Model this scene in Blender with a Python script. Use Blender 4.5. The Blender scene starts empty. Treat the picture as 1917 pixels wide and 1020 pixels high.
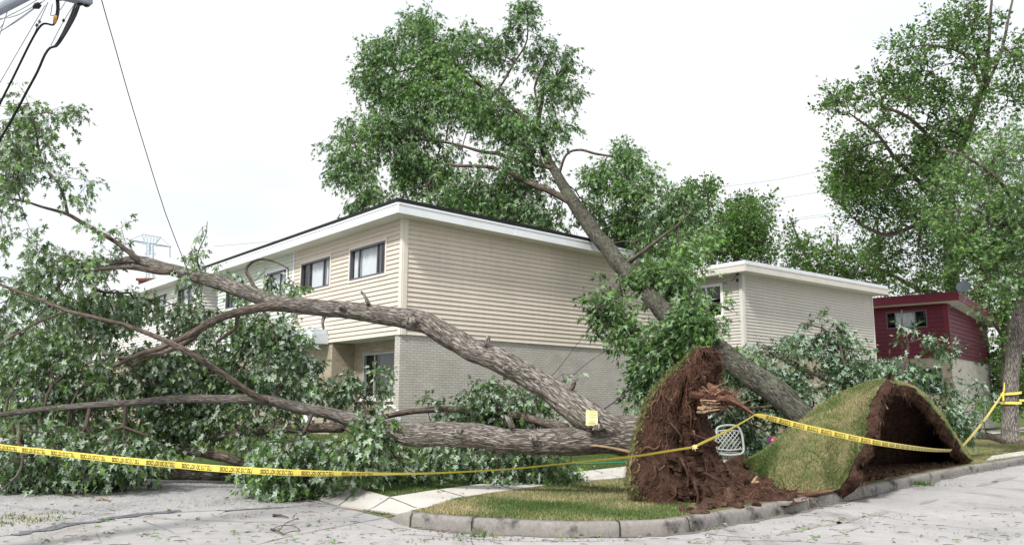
import bpy, math, random
import numpy as np
from mathutils import Vector, Matrix
from mathutils import geometry as mgeo
rng = np.random.default_rng(7)
random.seed(7)
SC = bpy.context.scene
COL = SC.collection
R = math.radians
# ------------------------------------------------------------------ camera
F = 1521.0; CX = 958.5; CY = 510.0; PITCH = math.atan(252/1521.0); ROLL = 0.0045
CAM = np.array([0.0, 0.0, 1.4])
_f = np.array([0, math.cos(PITCH), math.sin(PITCH)])
_r0 = np.array([1.0, 0, 0]); _u0 = np.array([0, -math.sin(PITCH), math.cos(PITCH)])
_r = math.cos(ROLL)*_r0 + math.sin(ROLL)*_u0
_u = -math.sin(ROLL)*_r0 + math.cos(ROLL)*_u0
cam = bpy.data.cameras.new('camera'); camo = bpy.data.objects.new('camera', cam); COL.objects.link(camo)
cam.sensor_width = 36; cam.lens = 36*F/1917; cam.clip_end = 5000; cam.clip_start = 0.05
mw = Matrix.Identity(4)
for i in range(3):
    mw[i][0] = _r[i]; mw[i][1] = _u[i]; mw[i][2] = -_f[i]; mw[i][3] = CAM[i]
camo.matrix_world = mw
SC.camera = camo

def ray(px, py):
    return _f*F + _r*(px-CX) + _u*(CY-py)
def P(px, py, Y):
    d = ray(px, py); return CAM + d*(Y/d[1])
def G(px, py, z=0.0):
    d = ray(px, py); return CAM + d*((z-CAM[2])/d[2])

# ------------------------------------------------------------------ world, sun, exposure
SUN_EL, SUN_AZ = 48, -150      # sun high behind the camera, to the left
w = bpy.data.worlds.new('World'); SC.world = w; w.use_nodes = True
nt = w.node_tree; nt.nodes.clear()
out = nt.nodes.new('ShaderNodeOutputWorld'); bg = nt.nodes.new('ShaderNodeBackground')
sky = nt.nodes.new('ShaderNodeTexSky'); sky.sky_type = 'NISHITA'; sky.sun_disc = False
sky.sun_elevation = R(SUN_EL); sky.sun_rotation = R(SUN_AZ)
tc = nt.nodes.new('ShaderNodeTexCoord'); sep = nt.nodes.new('ShaderNodeSeparateXYZ')
nt.links.new(tc.outputs['Generated'], sep.inputs[0])
ramp = nt.nodes.new('ShaderNodeMapRange')          # overcast sky: zenith brighter than horizon
ramp.inputs['From Min'].default_value = 0.0; ramp.inputs['From Max'].default_value = 1.0
ramp.inputs['To Min'].default_value = 8.2; ramp.inputs['To Max'].default_value = 10.5
nt.links.new(sep.outputs['Z'], ramp.inputs['Value'])
nz = nt.nodes.new('ShaderNodeTexNoise'); nz.inputs['Scale'].default_value = 2.2; nz.inputs['Detail'].default_value = 5
mp = nt.nodes.new('ShaderNodeMapping'); mp.inputs['Scale'].default_value = (1, 1, 3.5)
nt.links.new(tc.outputs['Generated'], mp.inputs[0]); nt.links.new(mp.outputs[0], nz.inputs['Vector'])
cr = nt.nodes.new('ShaderNodeValToRGB')
cr.color_ramp.elements[0].position = .36; cr.color_ramp.elements[0].color = (.90, .95, 1.0, 1)
cr.color_ramp.elements[1].position = .52; cr.color_ramp.elements[1].color = (1.0, 1.0, 1.0, 1)
nt.links.new(nz.outputs['Fac'], cr.inputs[0])
vm = nt.nodes.new('ShaderNodeVectorMath'); vm.operation = 'SCALE'
nt.links.new(cr.outputs[0], vm.inputs[0]); nt.links.new(ramp.outputs[0], vm.inputs['Scale'])
mx = nt.nodes.new('ShaderNodeMix'); mx.data_type = 'RGBA'; mx.inputs[0].default_value = 0.94
nt.links.new(sky.outputs[0], mx.inputs[6]); nt.links.new(vm.outputs[0], mx.inputs[7])
nt.links.new(mx.outputs[2], bg.inputs[0]); bg.inputs[1].default_value = 0.1
nt.links.new(bg.outputs[0], out.inputs[0])
sl = bpy.data.lights.new('sun', 'SUN'); sl.energy = 3.7; sl.angle = R(7); sl.color = (1, .96, .9)
so = bpy.data.objects.new('sun', sl); COL.objects.link(so)
sd = Vector((math.sin(R(SUN_AZ))*math.cos(R(SUN_EL)), math.cos(R(SUN_AZ))*math.cos(R(SUN_EL)), math.sin(R(SUN_EL))))
so.rotation_euler = sd.to_track_quat('Z', 'Y').to_euler()
SC.view_settings.view_transform = 'Standard'; SC.view_settings.look = 'None'
SC.view_settings.gamma = 1; SC.view_settings.use_curve_mapping = False
SC.view_settings.exposure = 0.33

# ------------------------------------------------------------------ helpers
def tag(o, label=None, cat=None, group=None, kind=None):
    if label: o['label'] = label
    if cat: o['category'] = cat
    if group: o['group'] = group
    if kind: o['kind'] = kind
    return o
def empty(name, loc, label, cat, group=None):
    o = bpy.data.objects.new(name, None); COL.objects.link(o); o.location = tuple(loc); o.empty_display_size = .2
    return tag(o, label, cat, group)
def mesh(name, V, Fc, mat=None, parent=None, uv=None, tint=None, smooth=False, matidx=None, mats=None):
    """V (n,3) array; Fc (m,k) array or list of tuples."""
    V = np.asarray(V, dtype=np.float64).reshape(-1, 3)
    me = bpy.data.meshes.new(name)
    if isinstance(Fc, np.ndarray) and Fc.ndim == 2:
        m, k = Fc.shape
        loops = Fc.ravel().astype(np.int32); starts = np.arange(m, dtype=np.int32)*k; tot = np.full(m, k, np.int32)
    else:
        loops = np.array([i for f in Fc for i in f], np.int32); tot = np.array([len(f) for f in Fc], np.int32)
        starts = np.concatenate([[0], np.cumsum(tot)[:-1]]).astype(np.int32); m = len(Fc)
    off = np.zeros(3)
    if parent is not None:
        off = np.array(world_loc(parent))
    me.vertices.add(len(V)); me.vertices.foreach_set('co', (V-off).ravel())
    me.loops.add(len(loops)); me.loops.foreach_set('vertex_index', loops)
    me.polygons.add(m); me.polygons.foreach_set('loop_start', starts); me.polygons.foreach_set('loop_total', tot)
    if uv is not None:
        uvl = me.uv_layers.new(name='UVMap'); uv = np.asarray(uv, dtype=np.float32)
        uvl.data.foreach_set('uv', (uv[loops] if len(uv) == len(V) else uv).ravel())
    if tint is not None:
        a = me.attributes.new('tint', 'FLOAT', 'POINT'); a.data.foreach_set('value', np.asarray(tint, np.float32))
    for mm in (mats if mats else [mat]):
        if mm: me.materials.append(mm)
    if matidx is not None: me.polygons.foreach_set('material_index', np.asarray(matidx, np.int32))
    me.polygons.foreach_set('use_smooth', np.full(m, smooth))
    me.update(calc_edges=True); me.validate()
    o = bpy.data.objects.new(name, me); COL.objects.link(o)
    if parent is not None: o.parent = parent
    return o
def world_loc(o):
    v = Vector((0, 0, 0))
    while o is not None: v += o.location; o = o.parent
    return v

class MB:
    """collects pieces into one mesh"""
    def __init__(s): s.V = []; s.F = []; s.UV = []; s.n = 0
    def add(s, V, Fc, UV=None):
        V = np.asarray(V, float).reshape(-1, 3)
        s.V.append(V); s.F += [tuple(int(i)+s.n for i in f) for f in Fc]
        s.UV.append(np.asarray(UV, float) if UV is not None else V[:, :2].copy()); s.n += len(V)
        return s
    def quad(s, a, b, c, d, uv=None): return s.add([a, b, c, d], [(0, 1, 2, 3)], uv)
    def box(s, o, ax, ay, az):
        """o corner, three edge vectors"""
        o, ax, ay, az = [np.asarray(q, float) for q in (o, ax, ay, az)]
        V = [o, o+ax, o+ax+ay, o+ay, o+az, o+ax+az, o+ax+ay+az, o+ay+az]
        return s.add(V, [(3, 2, 1, 0), (4, 5, 6, 7), (0, 1, 5, 4), (1, 2, 6, 5), (2, 3, 7, 6), (3, 0, 4, 7)])
    def tube(s, pts, rad, sides=8, cap=True):
        V, Fc, UV = tube_geo(pts, rad, sides, cap); return s.add(V, Fc, UV)
    def build(s, name, mat, parent=None, smooth=False):
        return mesh(name, np.concatenate(s.V), s.F, mat, parent, uv=np.concatenate(s.UV), smooth=smooth)

def frames(pts):
    T = np.gradient(pts, axis=0); T /= np.linalg.norm(T, axis=1)[:, None]+1e-9
    n = np.cross(T[0], [0, 0, 1.0]);
    if np.linalg.norm(n) < .1: n = np.cross(T[0], [1.0, 0, 0])
    n /= np.linalg.norm(n); N = [n]
    for i in range(1, len(pts)):
        n = N[-1]-T[i]*np.dot(N[-1], T[i]); n /= np.linalg.norm(n); N.append(n)
    N = np.array(N); return T, N, np.cross(T, N)
def tube_geo(pts, rad, sides=8, cap=True, disp=None):
    pts = np.asarray(pts, float); n = len(pts); rad = np.broadcast_to(np.asarray(rad, float), (n,)).copy()
    T, N, B = frames(pts)
    th = np.linspace(0, 2*math.pi, sides+1)
    L = np.concatenate([[0], np.cumsum(np.linalg.norm(np.diff(pts, axis=0), axis=1))])
    c, sn = np.cos(th), np.sin(th)
    rr = rad[:, None]*np.ones((1, sides+1))
    if disp is not None: rr = disp(rr, th, L, pts)
    rr[:, -1] = rr[:, 0]
    V = pts[:, None, :] + rr[:, :, None]*(c[None, :, None]*N[:, None, :] + sn[None, :, None]*B[:, None, :])
    V = V.reshape(-1, 3)
    U = (th[None, :]*rad.max()*np.ones((n, 1))).ravel(); W = np.repeat(L, sides+1)
    i = np.arange(n-1)[:, None]*(sides+1); j = np.arange(sides)[None, :]
    a = (i+j).ravel(); Fq = np.stack([a, a+1, a+sides+2, a+sides+1], 1)
    Fc = [tuple(q) for q in Fq.tolist()]
    if cap: Fc += [tuple(range(sides-1, -1, -1)), tuple((n-1)*(sides+1)+k for k in range(sides))]
    return V, Fc, np.stack([U, W], 1)
def smooth_path(pts, step=.15):
    """Catmull-Rom resample of (n,k) rows (xyz + extra)"""
    pts = np.asarray(pts, float); n = len(pts); outp = []
    ext = np.vstack([2*pts[0]-pts[1], pts, 2*pts[-1]-pts[-2]])
    for i in range(n-1):
        p0, p1, p2, p3 = ext[i], ext[i+1], ext[i+2], ext[i+3]
        m = max(2, int(np.linalg.norm((p2-p1)[:3])/step))
        for t in np.arange(m)/m:
            outp.append(.5*((2*p1)+(-p0+p2)*t+(2*p0-5*p1+4*p2-p3)*t*t+(-p0+3*p1-3*p2+p3)*t**3))
    outp.append(pts[-1]); return np.array(outp)

def _hash(ix, iy, iz):
    h = (ix.astype(np.int64)*374761393 + iy.astype(np.int64)*668265263 + iz.astype(np.int64)*2147483647) & 0xffffffff
    h = ((h ^ (h >> 13))*1274126177) & 0xffffffff
    return ((h ^ (h >> 16)) & 0xffff)/65535.0
def vnoise(p):
    p = np.asarray(p, float); i = np.floor(p); f = p-i; f = f*f*(3-2*f); x, y, z = i[:, 0], i[:, 1], i[:, 2]
    r = 0
    for dx in (0, 1):
        for dy in (0, 1):
            for dz in (0, 1):
                wgt = (f[:, 0] if dx else 1-f[:, 0])*(f[:, 1] if dy else 1-f[:, 1])*(f[:, 2] if dz else 1-f[:, 2])
                r = r + wgt*_hash(x+dx, y+dy, z+dz)
    return r*2-1
def fbm(p, oct=4):
    p = np.asarray(p, float); r = 0; a = .5; s = 0
    for k in range(oct): r = r+a*vnoise(p*2**k+17.3*k); s += a; a *= .5
    return r/s
def sm(t): t = np.clip(t, 0, 1); return t*t*(3-2*t)

# ------------------------------------------------------------------ materials
def newmat(name, rough=.7, spec=.3):
    m = bpy.data.materials.new(name); m.use_nodes = True
    b = m.node_tree.nodes['Principled BSDF']; b.inputs['Roughness'].default_value = rough
    b.inputs['Specular IOR Level'].default_value = spec
    return m, m.node_tree, b
def nd(nt, t, **kw):
    n = nt.nodes.new(t)
    for k, v in kw.items():
        if k.startswith('_'): setattr(n, k[1:], v)
        else: n.inputs[k.replace('__', ' ')].default_value = v
    return n
def coords(nt, kind='Object', scale=(1, 1, 1)):
    t = nd(nt, 'ShaderNodeTexCoord'); m = nd(nt, 'ShaderNodeMapping'); m.inputs['Scale'].default_value = scale
    nt.links.new(t.outputs[kind], m.inputs[0]); return m.outputs[0]
def noise(nt, vec, scale, detail=6, rough=.6):
    n = nd(nt, 'ShaderNodeTexNoise', Scale=scale, Detail=detail, Roughness=rough); nt.links.new(vec, n.inputs['Vector']); return n.outputs['Fac']
def ramp_(nt, fac, stops):
    r = nd(nt, 'ShaderNodeValToRGB'); e = r.color_ramp.elements
    while len(e) < len(stops): e.new(.5)
    for k, (p, c) in enumerate(stops): e[k].position = p; e[k].color = (*c, 1)
    nt.links.new(fac, r.inputs[0]); return r.outputs[0]
def mixc(nt, fac, a, b, mode='MIX'):
    m = nd(nt, 'ShaderNodeMix', _data_type='RGBA', _blend_type=mode)
    for idx, v in ((0, fac), (6, a), (7, b)):
        if isinstance(v, (int, float)): m.inputs[idx].default_value = v
        elif isinstance(v, tuple): m.inputs[idx].default_value = (*v, 1)
        else: nt.links.new(v, m.inputs[idx])
    return m.outputs[2]
def bump(nt, b, h, strength=.5, dist=.02):
    n = nd(nt, 'ShaderNodeBump', Strength=strength, Distance=dist); nt.links.new(h, n.inputs['Height']); nt.links.new(n.outputs[0], b.inputs['Normal'])

def simple(name, col, rough=.6, spec=.3, var=.12, scale=6, bmp=.0, metal=0):
    m, nt, b = newmat(name, rough, spec); v = coords(nt)
    n = noise(nt, v, scale)
    c2 = tuple(c*(1-var) for c in col); c1 = tuple(min(1, c*(1+var)) for c in col)
    nt.links.new(ramp_(nt, n, [(.3, c2), (.7, c1)]), b.inputs['Base Color']); b.inputs['Metallic'].default_value = metal
    if bmp: bump(nt, b, noise(nt, v, scale*6), bmp, .01)
    return m
def concrete(name, lo, hi, stain=(.16, .15, .14), sc=1.0, stain_amt=.5):
    m, nt, b = newmat(name, .85, .2); v = coords(nt)
    big = noise(nt, v, .55*sc, 6, .65); mid = noise(nt, v, 6*sc, 8, .7); fine = noise(nt, v, 90*sc, 4, .7)
    base = ramp_(nt, mid, [(.3, lo), (.7, hi)])
    c = mixc(nt, .55, base, ramp_(nt, fine, [(.35, tuple(x*.55 for x in lo)), (.62, hi)]))
    v2 = coords(nt, 'Object', (1, .35, 1)); st = noise(nt, v2, 1.3*sc, 7, .62)
    sf = ramp_(nt, st, [(.54, (0, 0, 0)), (.70, (stain_amt,)*3)])
    c = mixc(nt, sf, c, stain)
    bf = ramp_(nt, big, [(.35, (.86, .86, .86)), (.65, (1.08, 1.06, 1.04))])
    c = mixc(nt, 1.0, c, bf, 'MULTIPLY')
    nt.links.new(c, b.inputs['Base Color']); bump(nt, b, fine, .35, .006)
    return m
M = {}
M['street'] = concrete('street_concrete', (.28, .275, .28), (.47, .46, .465), (.17, .16, .16), 1, .75)
M['walk'] = concrete('sidewalk_concrete', (.48, .455, .43), (.62, .60, .57), (.33, .31, .28), 1, .4)
M['gravel'] = concrete('old_gravel_asphalt', (.28, .28, .285), (.42, .42, .43), (.15, .15, .16), 1.2, .5)
M['kerb'] = concrete('kerb_concrete', (.13, .12, .115), (.36, .345, .325), (.035, .03, .03), 2.8, 1.0)
M['tar'] = simple('tar_seam', (.13, .135, .15), .7, .3, .35, 9)
def brick(name, c1, c2, mortar, bs=.6):
    m, nt, b = newmat(name, .85, .2)
    v = coords(nt, 'UV')
    br = nd(nt, 'ShaderNodeTexBrick', Scale=1.0); br.offset = .5
    br.inputs['Brick Width'].default_value = .21; br.inputs['Row Height'].default_value = .0677
    br.inputs['Mortar Size'].default_value = .009; br.inputs['Mortar Smooth'].default_value = .2; br.inputs['Bias'].default_value = 0
    br.inputs['Color1'].default_value = (*c1, 1); br.inputs['Color2'].default_value = (*c2, 1); br.inputs['Mortar'].default_value = (*mortar, 1)
    nt.links.new(v, br.inputs['Vector'])
    n = noise(nt, v, 1.6, 6, .7); bf = ramp_(nt, n, [(.3, (.84, .83, .82)), (.7, (1.08, 1.07, 1.06))])
    nt.links.new(mixc(nt, 1.0, br.outputs['Color'], bf, 'MULTIPLY'), b.inputs['Base Color'])
    inv = nd(nt, 'ShaderNodeMath', _operation='SUBTRACT'); inv.inputs[0].default_value = 1; nt.links.new(br.outputs['Fac'], inv.inputs[1])
    bump(nt, b, inv.outputs[0], bs, .012)
    return m
M['brick_grey'] = brick('painted_grey_brick', (.47, .45, .425), (.53, .51, .485), (.34, .325, .305))
M['brick_tan'] = brick('tan_brick', (.45, .40, .31), (.33, .28, .21), (.36, .33, .28))
M['brick_white'] = brick('white_brick', (.62, .60, .54), (.70, .68, .62), (.42, .40, .36))
def siding_mat(name, col, dirt=.10):
    m, nt, b = newmat(name, .5, .35); v = coords(nt, 'UV')
    n = noise(nt, v, .7, 6, .6); v2 = coords(nt, 'UV', (9, .8, 1)); n2 = noise(nt, v2, 1.0, 5, .6)
    c = ramp_(nt, n, [(.3, tuple(x*(1-dirt) for x in col)), (.7, col)])
    c = mixc(nt, 1.0, c, ramp_(nt, n2, [(.3, (.93, .92, .91)), (.6, (1, 1, 1))]), 'MULTIPLY')
    spots = nd(nt, 'ShaderNodeTexVoronoi', Scale=1.7); nt.links.new(v, spots.inputs['Vector'])
    sp = ramp_(nt, spots.outputs['Distance'], [(.018, (1, 1, 1)), (.03, (0, 0, 0))])
    c = mixc(nt, sp, c, (.12, .10, .08)); nt.links.new(c, b.inputs['Base Color']); bump(nt, b, n2, .08, .01)
    return m
M['siding_beige'] = siding_mat('beige_siding', (.69, .62, .54))
M['siding_pale'] = siding_mat('pale_green_siding', (.62, .68, .62))
M['siding_grey'] = siding_mat('light_grey_siding', (.55, .53, .49))
M['siding_white'] = siding_mat('white_siding', (.74, .73, .70))
M['siding_red'] = siding_mat('maroon_siding', (.14, .010, .032), .35)
M['trim_beige'] = simple('beige_trim', (.72, .66, .585), .5, .3, .05)
M['trim_white'] = simple('white_trim', (.74, .77, .80), .45, .4, .06, 2)
M['trim_grey'] = simple('grey_trim', (.60, .58, .54), .5, .3, .06, 2)
M['trim_red'] = simple('maroon_trim', (.15, .017, .036), .5, .3, .15, 3)
M['soffit'] = simple('soffit_panel', (.70, .69, .64), .6, .2, .05, 2)
M['roof_black'] = simple('black_roofing', (.014, .014, .018), .75, .25, .3, 5, .3)
M['roof_metal'] = simple('pale_roof_edge', (.62, .68, .74), .4, .5, .08, 3)
M['frame_dark'] = simple('dark_window_frame', (.09, .09, .11), .4, .5, .1)
M['frame_alu'] = simple('aluminium_frame', (.36, .40, .41), .35, .5, .08)
M['frame_white'] = simple('white_window_frame', (.8, .8, .79), .4, .5, .03)
M['inside'] = simple('dark_room', (.02, .02, .024), .9, .1, .2)
M['curtain'] = simple('white_curtain', (.80, .80, .84), .85, .1, .05)
M['curtain_grey'] = simple('grey_curtain', (.16, .16, .18), .85, .1, .1)
def glass():
    m = bpy.data.materials.new('window_glass'); m.use_nodes = True; nt = m.node_tree; nt.nodes.clear()
    o = nd(nt, 'ShaderNodeOutputMaterial'); a = nd(nt, 'ShaderNodeBsdfTransparent'); g = nd(nt, 'ShaderNodeBsdfGlossy', Roughness=.02)
    a.inputs[0].default_value = (.86, .9, .9, 1)
    lw = nd(nt, 'ShaderNodeLayerWeight', Blend=.5); mxs = nd(nt, 'ShaderNodeMixShader')
    pw = nd(nt, 'ShaderNodeMath', _operation='POWER'); nt.links.new(lw.outputs['Facing'], pw.inputs[0]); pw.inputs[1].default_value = 4
    ma = nd(nt, 'ShaderNodeMath', _operation='MULTIPLY_ADD'); nt.links.new(pw.outputs[0], ma.inputs[0]); ma.inputs[1].default_value = .8; ma.inputs[2].default_value = .06
    nt.links.new(ma.outputs[0], mxs.inputs[0]); nt.links.new(a.outputs[0], mxs.inputs[1]); nt.links.new(g.outputs[0], mxs.inputs[2]); nt.links.new(mxs.outputs[0], o.inputs[0])
    return m
M['glass'] = glass()

def bark(name, dark, mid, light, moss=.0, su=24, sv=5.2, strength=1.0):
    m, nt, b = newmat(name, .9, .15)
    v = coords(nt, 'UV', (su, sv, 1)); vo = coords(nt, 'Object')
    wv = nd(nt, 'ShaderNodeTexNoise', Scale=1.2, Detail=3); nt.links.new(v, wv.inputs['Vector'])
    ad = nd(nt, 'ShaderNodeVectorMath', _operation='MULTIPLY_ADD'); nt.links.new(wv.outputs['Color'], ad.inputs[0]); ad.inputs[1].default_value = (2.0, 1.6, 1.2); nt.links.new(v, ad.inputs[2])
    vr = nd(nt, 'ShaderNodeTexVoronoi', _feature='DISTANCE_TO_EDGE', Scale=1.0); nt.links.new(ad.outputs[0], vr.inputs['Vector'])
    n = noise(nt, ad.outputs[0], 2.4, 7, .7)
    mul = nd(nt, 'ShaderNodeMath', _operation='MULTIPLY_ADD'); nt.links.new(vr.outputs['Distance'], mul.inputs[0]); mul.inputs[1].default_value = 1.1
    nt.links.new(n, mul.inputs[2])
    c = ramp_(nt, mul.outputs[0], [(.42, dark), (.60, mid), (.92, light)])
    big = noise(nt, vo, 1.6, 5, .6)
    c = mixc(nt, 1.0, c, ramp_(nt, big, [(.3, (.72, .70, .68)), (.7, (1.15, 1.12, 1.1))]), 'MULTIPLY')
    if moss:
        mo = noise(nt, vo, 3.1, 6, .65); c = mixc(nt, ramp_(nt, mo, [(.52, (0, 0, 0)), (.68, (moss,)*3)]), c, (.13, .16, .10))
    nt.links.new(c, b.inputs['Base Color']); bump(nt, b, mul.outputs[0], strength, .03)
    return m
M['bark'] = bark('maple_bark', (.030, .024, .021), (.165, .148, .135), (.50, .475, .445), .25)
M['bark_mossy'] = bark('mossy_maple_bark', (.013, .012, .010), (.070, .069, .057), (.20, .197, .17), .6)
M['bark_brown'] = bark('brown_limb_bark', (.03, .022, .018), (.11, .088, .076), (.24, .205, .18), .25, 20, 4, .7)
M['twig'] = simple('twig_bark', (.085, .065, .055), .85, .15, .35, 3)
M['wood'] = simple('torn_wood', (.34, .235, .155), .8, .2, .3, 12, .5)

def leafmat(name, dark, light, under, trans=.30, rough=.40):
    m, nt, b = newmat(name, rough, .2)
    at = nd(nt, 'ShaderNodeAttribute'); at.attribute_name = 'tint'
    c = ramp_(nt, at.outputs['Fac'], [(0, dark), (.75, light), (1, tuple(min(1, x*1.35) for x in light))])
    ge = nd(nt, 'ShaderNodeNewGeometry')
    c2 = mixc(nt, ge.outputs['Backfacing'], c, under); nt.links.new(c2, b.inputs['Base Color'])
    tr = nd(nt, 'ShaderNodeBsdfTranslucent'); nt.links.new(mixc(nt, .5, c, (.10, .22, .03)), tr.inputs[0])
    mxs = nd(nt, 'ShaderNodeMixShader'); mxs.inputs[0].default_value = trans
    o = nt.nodes['Material Output']; nt.links.new(b.outputs[0], mxs.inputs[1]); nt.links.new(tr.outputs[0], mxs.inputs[2]); nt.links.new(mxs.outputs[0], o.inputs[0])
    return m
M['leaf'] = leafmat('silver_maple_leaf', (.018, .060, .018), (.175, .30, .080), (.40, .50, .38))
M['leaf_b'] = leafmat('maple_leaf_deep', (.011, .045, .012), (.16, .30, .070), (.25, .38, .21))
M['leaf_silver'] = leafmat('maple_leaf_underside', (.015, .050, .020), (.11, .21, .07), (.37, .49, .38))
M['leaf_far'] = leafmat('far_leaf', (.012, .045, .010), (.125, .24, .045), (.15, .27, .09))
M['leaf_near'] = leafmat('bright_leaf', (.014, .052, .013), (.155, .285, .06), (.25, .38, .20))

def lawn_mat(name, g1, g2, br, amt=(.42, .62), sc=1.0):
    m, nt, b = newmat(name, .95, .1); v = coords(nt)
    n1 = noise(nt, v, 1.4*sc, 7, .7); n2 = noise(nt, v, 22, 6, .75); n3 = noise(nt, v, 140, 3, .7)
    c = ramp_(nt, n2, [(.3, g1), (.7, g2)])
    c = mixc(nt, ramp_(nt, n1, [(amt[0], (0, 0, 0)), (amt[1], (1, 1, 1))]), c, br)
    c = mixc(nt, 1.0, c, ramp_(nt, n3, [(.3, (.55, .55, .5)), (.7, (1.3, 1.3, 1.25))]), 'MULTIPLY')
    nt.links.new(c, b.inputs['Base Color']); bump(nt, b, n3, .9, .03); return m
M['lawn'] = lawn_mat('lawn', (.045, .085, .022), (.10, .15, .045), (.20, .165, .085), (.50, .72))
M['turf'] = lawn_mat('dry_turf', (.12, .15, .05), (.22, .225, .10), (.34, .28, .165), (.42, .62), 1.5)
M['soil'] = None
def soil(name, lo, hi, sc=9):
    m, nt, b = newmat(name, .95, .1); v = coords(nt); n = noise(nt, v, sc, 8, .72); n2 = noise(nt, v, sc*8, 5, .7)
    c = ramp_(nt, n, [(.3, lo), (.68, hi)]); c = mixc(nt, 1.0, c, ramp_(nt, n2, [(.3, (.5, .5, .5)), (.7, (1.4, 1.35, 1.3))]), 'MULTIPLY')
    nt.links.new(c, b.inputs['Base Color']); bump(nt, b, n2, 1.0, .03); return m
M['soil'] = soil('dark_soil', (.011, .006, .005), (.130, .076, .056))
M['soil_red'] = soil('reddish_soil', (.050, .028, .020), (.165, .105, .078), 5)
M['root'] = simple('root_fibre', (.125, .066, .046), .9, .1, .45, 12, .4)
M['root_dark'] = simple('dark_root', (.075, .042, .031), .9, .1, .5, 14, .5)
M['root_pale'] = simple('pale_root', (.34, .23, .15), .85, .1, .3, 10, .4)
def grassblade(name):
    m, nt, b = newmat(name, .7, .2); at = nd(nt, 'ShaderNodeAttribute'); at.attribute_name = 'tint'
    c = ramp_(nt, at.outputs['Fac'], [(0, (.045, .095, .022)), (.45, (.13, .19, .06)), (.6, (.29, .25, .13)), (1, (.48, .40, .25))])
    nt.links.new(c, b.inputs['Base Color']); return m
M['blade'] = grassblade('grass_blade')
M['tape'] = simple('yellow_tape', (.86, .70, .13), .35, .5, .04, 2)
M['ink'] = simple('tape_ink', (.03, .02, .01), .5, .3, .05)
M['paper'] = simple('yellow_paper', (.80, .74, .38), .7, .2, .03)
M['ink_grey'] = simple('faded_ink', (.30, .28, .16), .7, .2, .05)
M['wire'] = simple('black_cable', (.012, .014, .018), .5, .4, .1)
M['wire_grey'] = simple('grey_wire', (.16, .20, .26), .5, .4, .1)
M['galv'] = simple('galvanised_steel', (.22, .25, .30), .45, .5, .15, 9, .1)
M['white_plastic'] = simple('white_resin', (.36, .38, .37), .4, .4, .05)
M['pot'] = simple('cream_pot', (.62, .57, .50), .6, .3, .06)
M['lattice'] = simple('tower_steel', (.42, .50, .60), .6, .3, .05)

# ------------------------------------------------------------------ plan of the ground
cb_px = [(722, 969), (745, 980), (769, 985.6), (825, 991.5), (884, 996), (950, 1000.5), (1021, 1004), (1090, 1005), (1160, 1004.5), (1234, 1001.5),
         (1290, 995), (1400, 975.5), (1500, 956), (1600, 934), (1700, 911), (1800, 889), (1917, 868)]
CB = np.array([G(x, y, 0)[:2] for x, y in cb_px])
dR = CB[-1]-CB[-4]; dR /= np.linalg.norm(dR)
CB = np.vstack([CB, CB[-1]+dR*12, CB[-1]+dR*40, CB[-1]+dR*120])
CBs = smooth_path(np.hstack([CB, np.zeros((len(CB), 1))]), .22)[:, :2]
AZR = R(49.7); DR = np.array([math.sin(AZR), math.cos(AZR), 0]); DL = np.array([-math.cos(AZR), math.sin(AZR), 0])
lb_px = [(719.6, 968), (634.5, 948), (560, 925), (500, 908)]
LB = np.array([G(x, y, 0)[:2] for x, y in lb_px]); LB = np.vstack([LB, LB[-1]+DL[:2]*20, LB[-1]+DL[:2]*120])
sw_near = [G(x, y, .165 if x > 740 else .0 if x < 730 else .08)[:2] for x, y in [(719.6, 968), (741, 961), (794, 945), (854, 932), (950, 918), (1049.5, 904), (1177, 893), (1310, 872), (1415, 858)]]
sw_far = [G(x, y, .165 if x > 640 else .0)[:2] for x, y in [(634.5, 948), (583, 931), (670, 912), (730, 926), (808, 918), (915, 904), (1021, 890), (1181, 872), (1310, 859), (1415, 848)]]
dS = np.array(sw_near[-1])-np.array(sw_near[-2]); dS /= np.linalg.norm(dS)
dS = .5*dS+.5*dR; dS /= np.linalg.norm(dS)
sw_near += [sw_near[-1]+dS*12, sw_near[-1]+dS*60]; sw_far += [sw_far[-1]+dS*12, sw_far[-1]+dS*60]
_L = np.concatenate([[0], np.cumsum(np.linalg.norm(np.diff(CBs, axis=0), axis=1))]); _t = np.gradient(CBs, axis=0); _t /= np.linalg.norm(_t, axis=1)[:, None]; _in = CBs+.17*np.stack([-_t[:, 1], _t[:, 0]], 1)
sw_near = [_in[int(np.argmin(np.abs(_L-q)))] for q in (0.0, .3, .6)]+sw_near[2:]
sw_near = np.array(sw_near); sw_far = np.array(sw_far)

def dist_poly(p, poly):
    p = np.asarray(p, float)[:, :2]; best = np.full(len(p), 1e9); side = np.zeros(len(p))
    for a, b in zip(poly[:-1], poly[1:]):
        ab = b-a; t = np.clip(((p-a)@ab)/(ab@ab), 0, 1); q = a+t[:, None]*ab; d = np.linalg.norm(p-q, axis=1)
        m = d < best-1e-9; s = np.sign(ab[0]*(p[:, 1]-a[1])-ab[1]*(p[:, 0]-a[0])); side[m] = s[m]; best[m] = d[m]
    return best, side
def height(p):
    p = np.atleast_2d(p); ds, s = dist_poly(p, sw_far[3:]); ds = np.where(s > 0, ds, 0)
    dl, _ = dist_poly(p, LB)
    d = np.minimum(ds, dl*.9+.2)
    return .15*sm(dl/.9+.06) + .70*sm((d-.2)/7.5) + np.clip(d-7.5, 0, 60)*.022
def hz(x, y): return float(height(np.array([[x, y]]))[0])

# kerb offset inwards (left of travel direction)
def offset_line(pl, d):
    t = np.gradient(pl, axis=0); t /= np.linalg.norm(t, axis=1)[:, None]; return pl+d*np.stack([-t[:, 1], t[:, 0]], 1)
KW = .16
inner = offset_line(CBs, KW)
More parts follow.
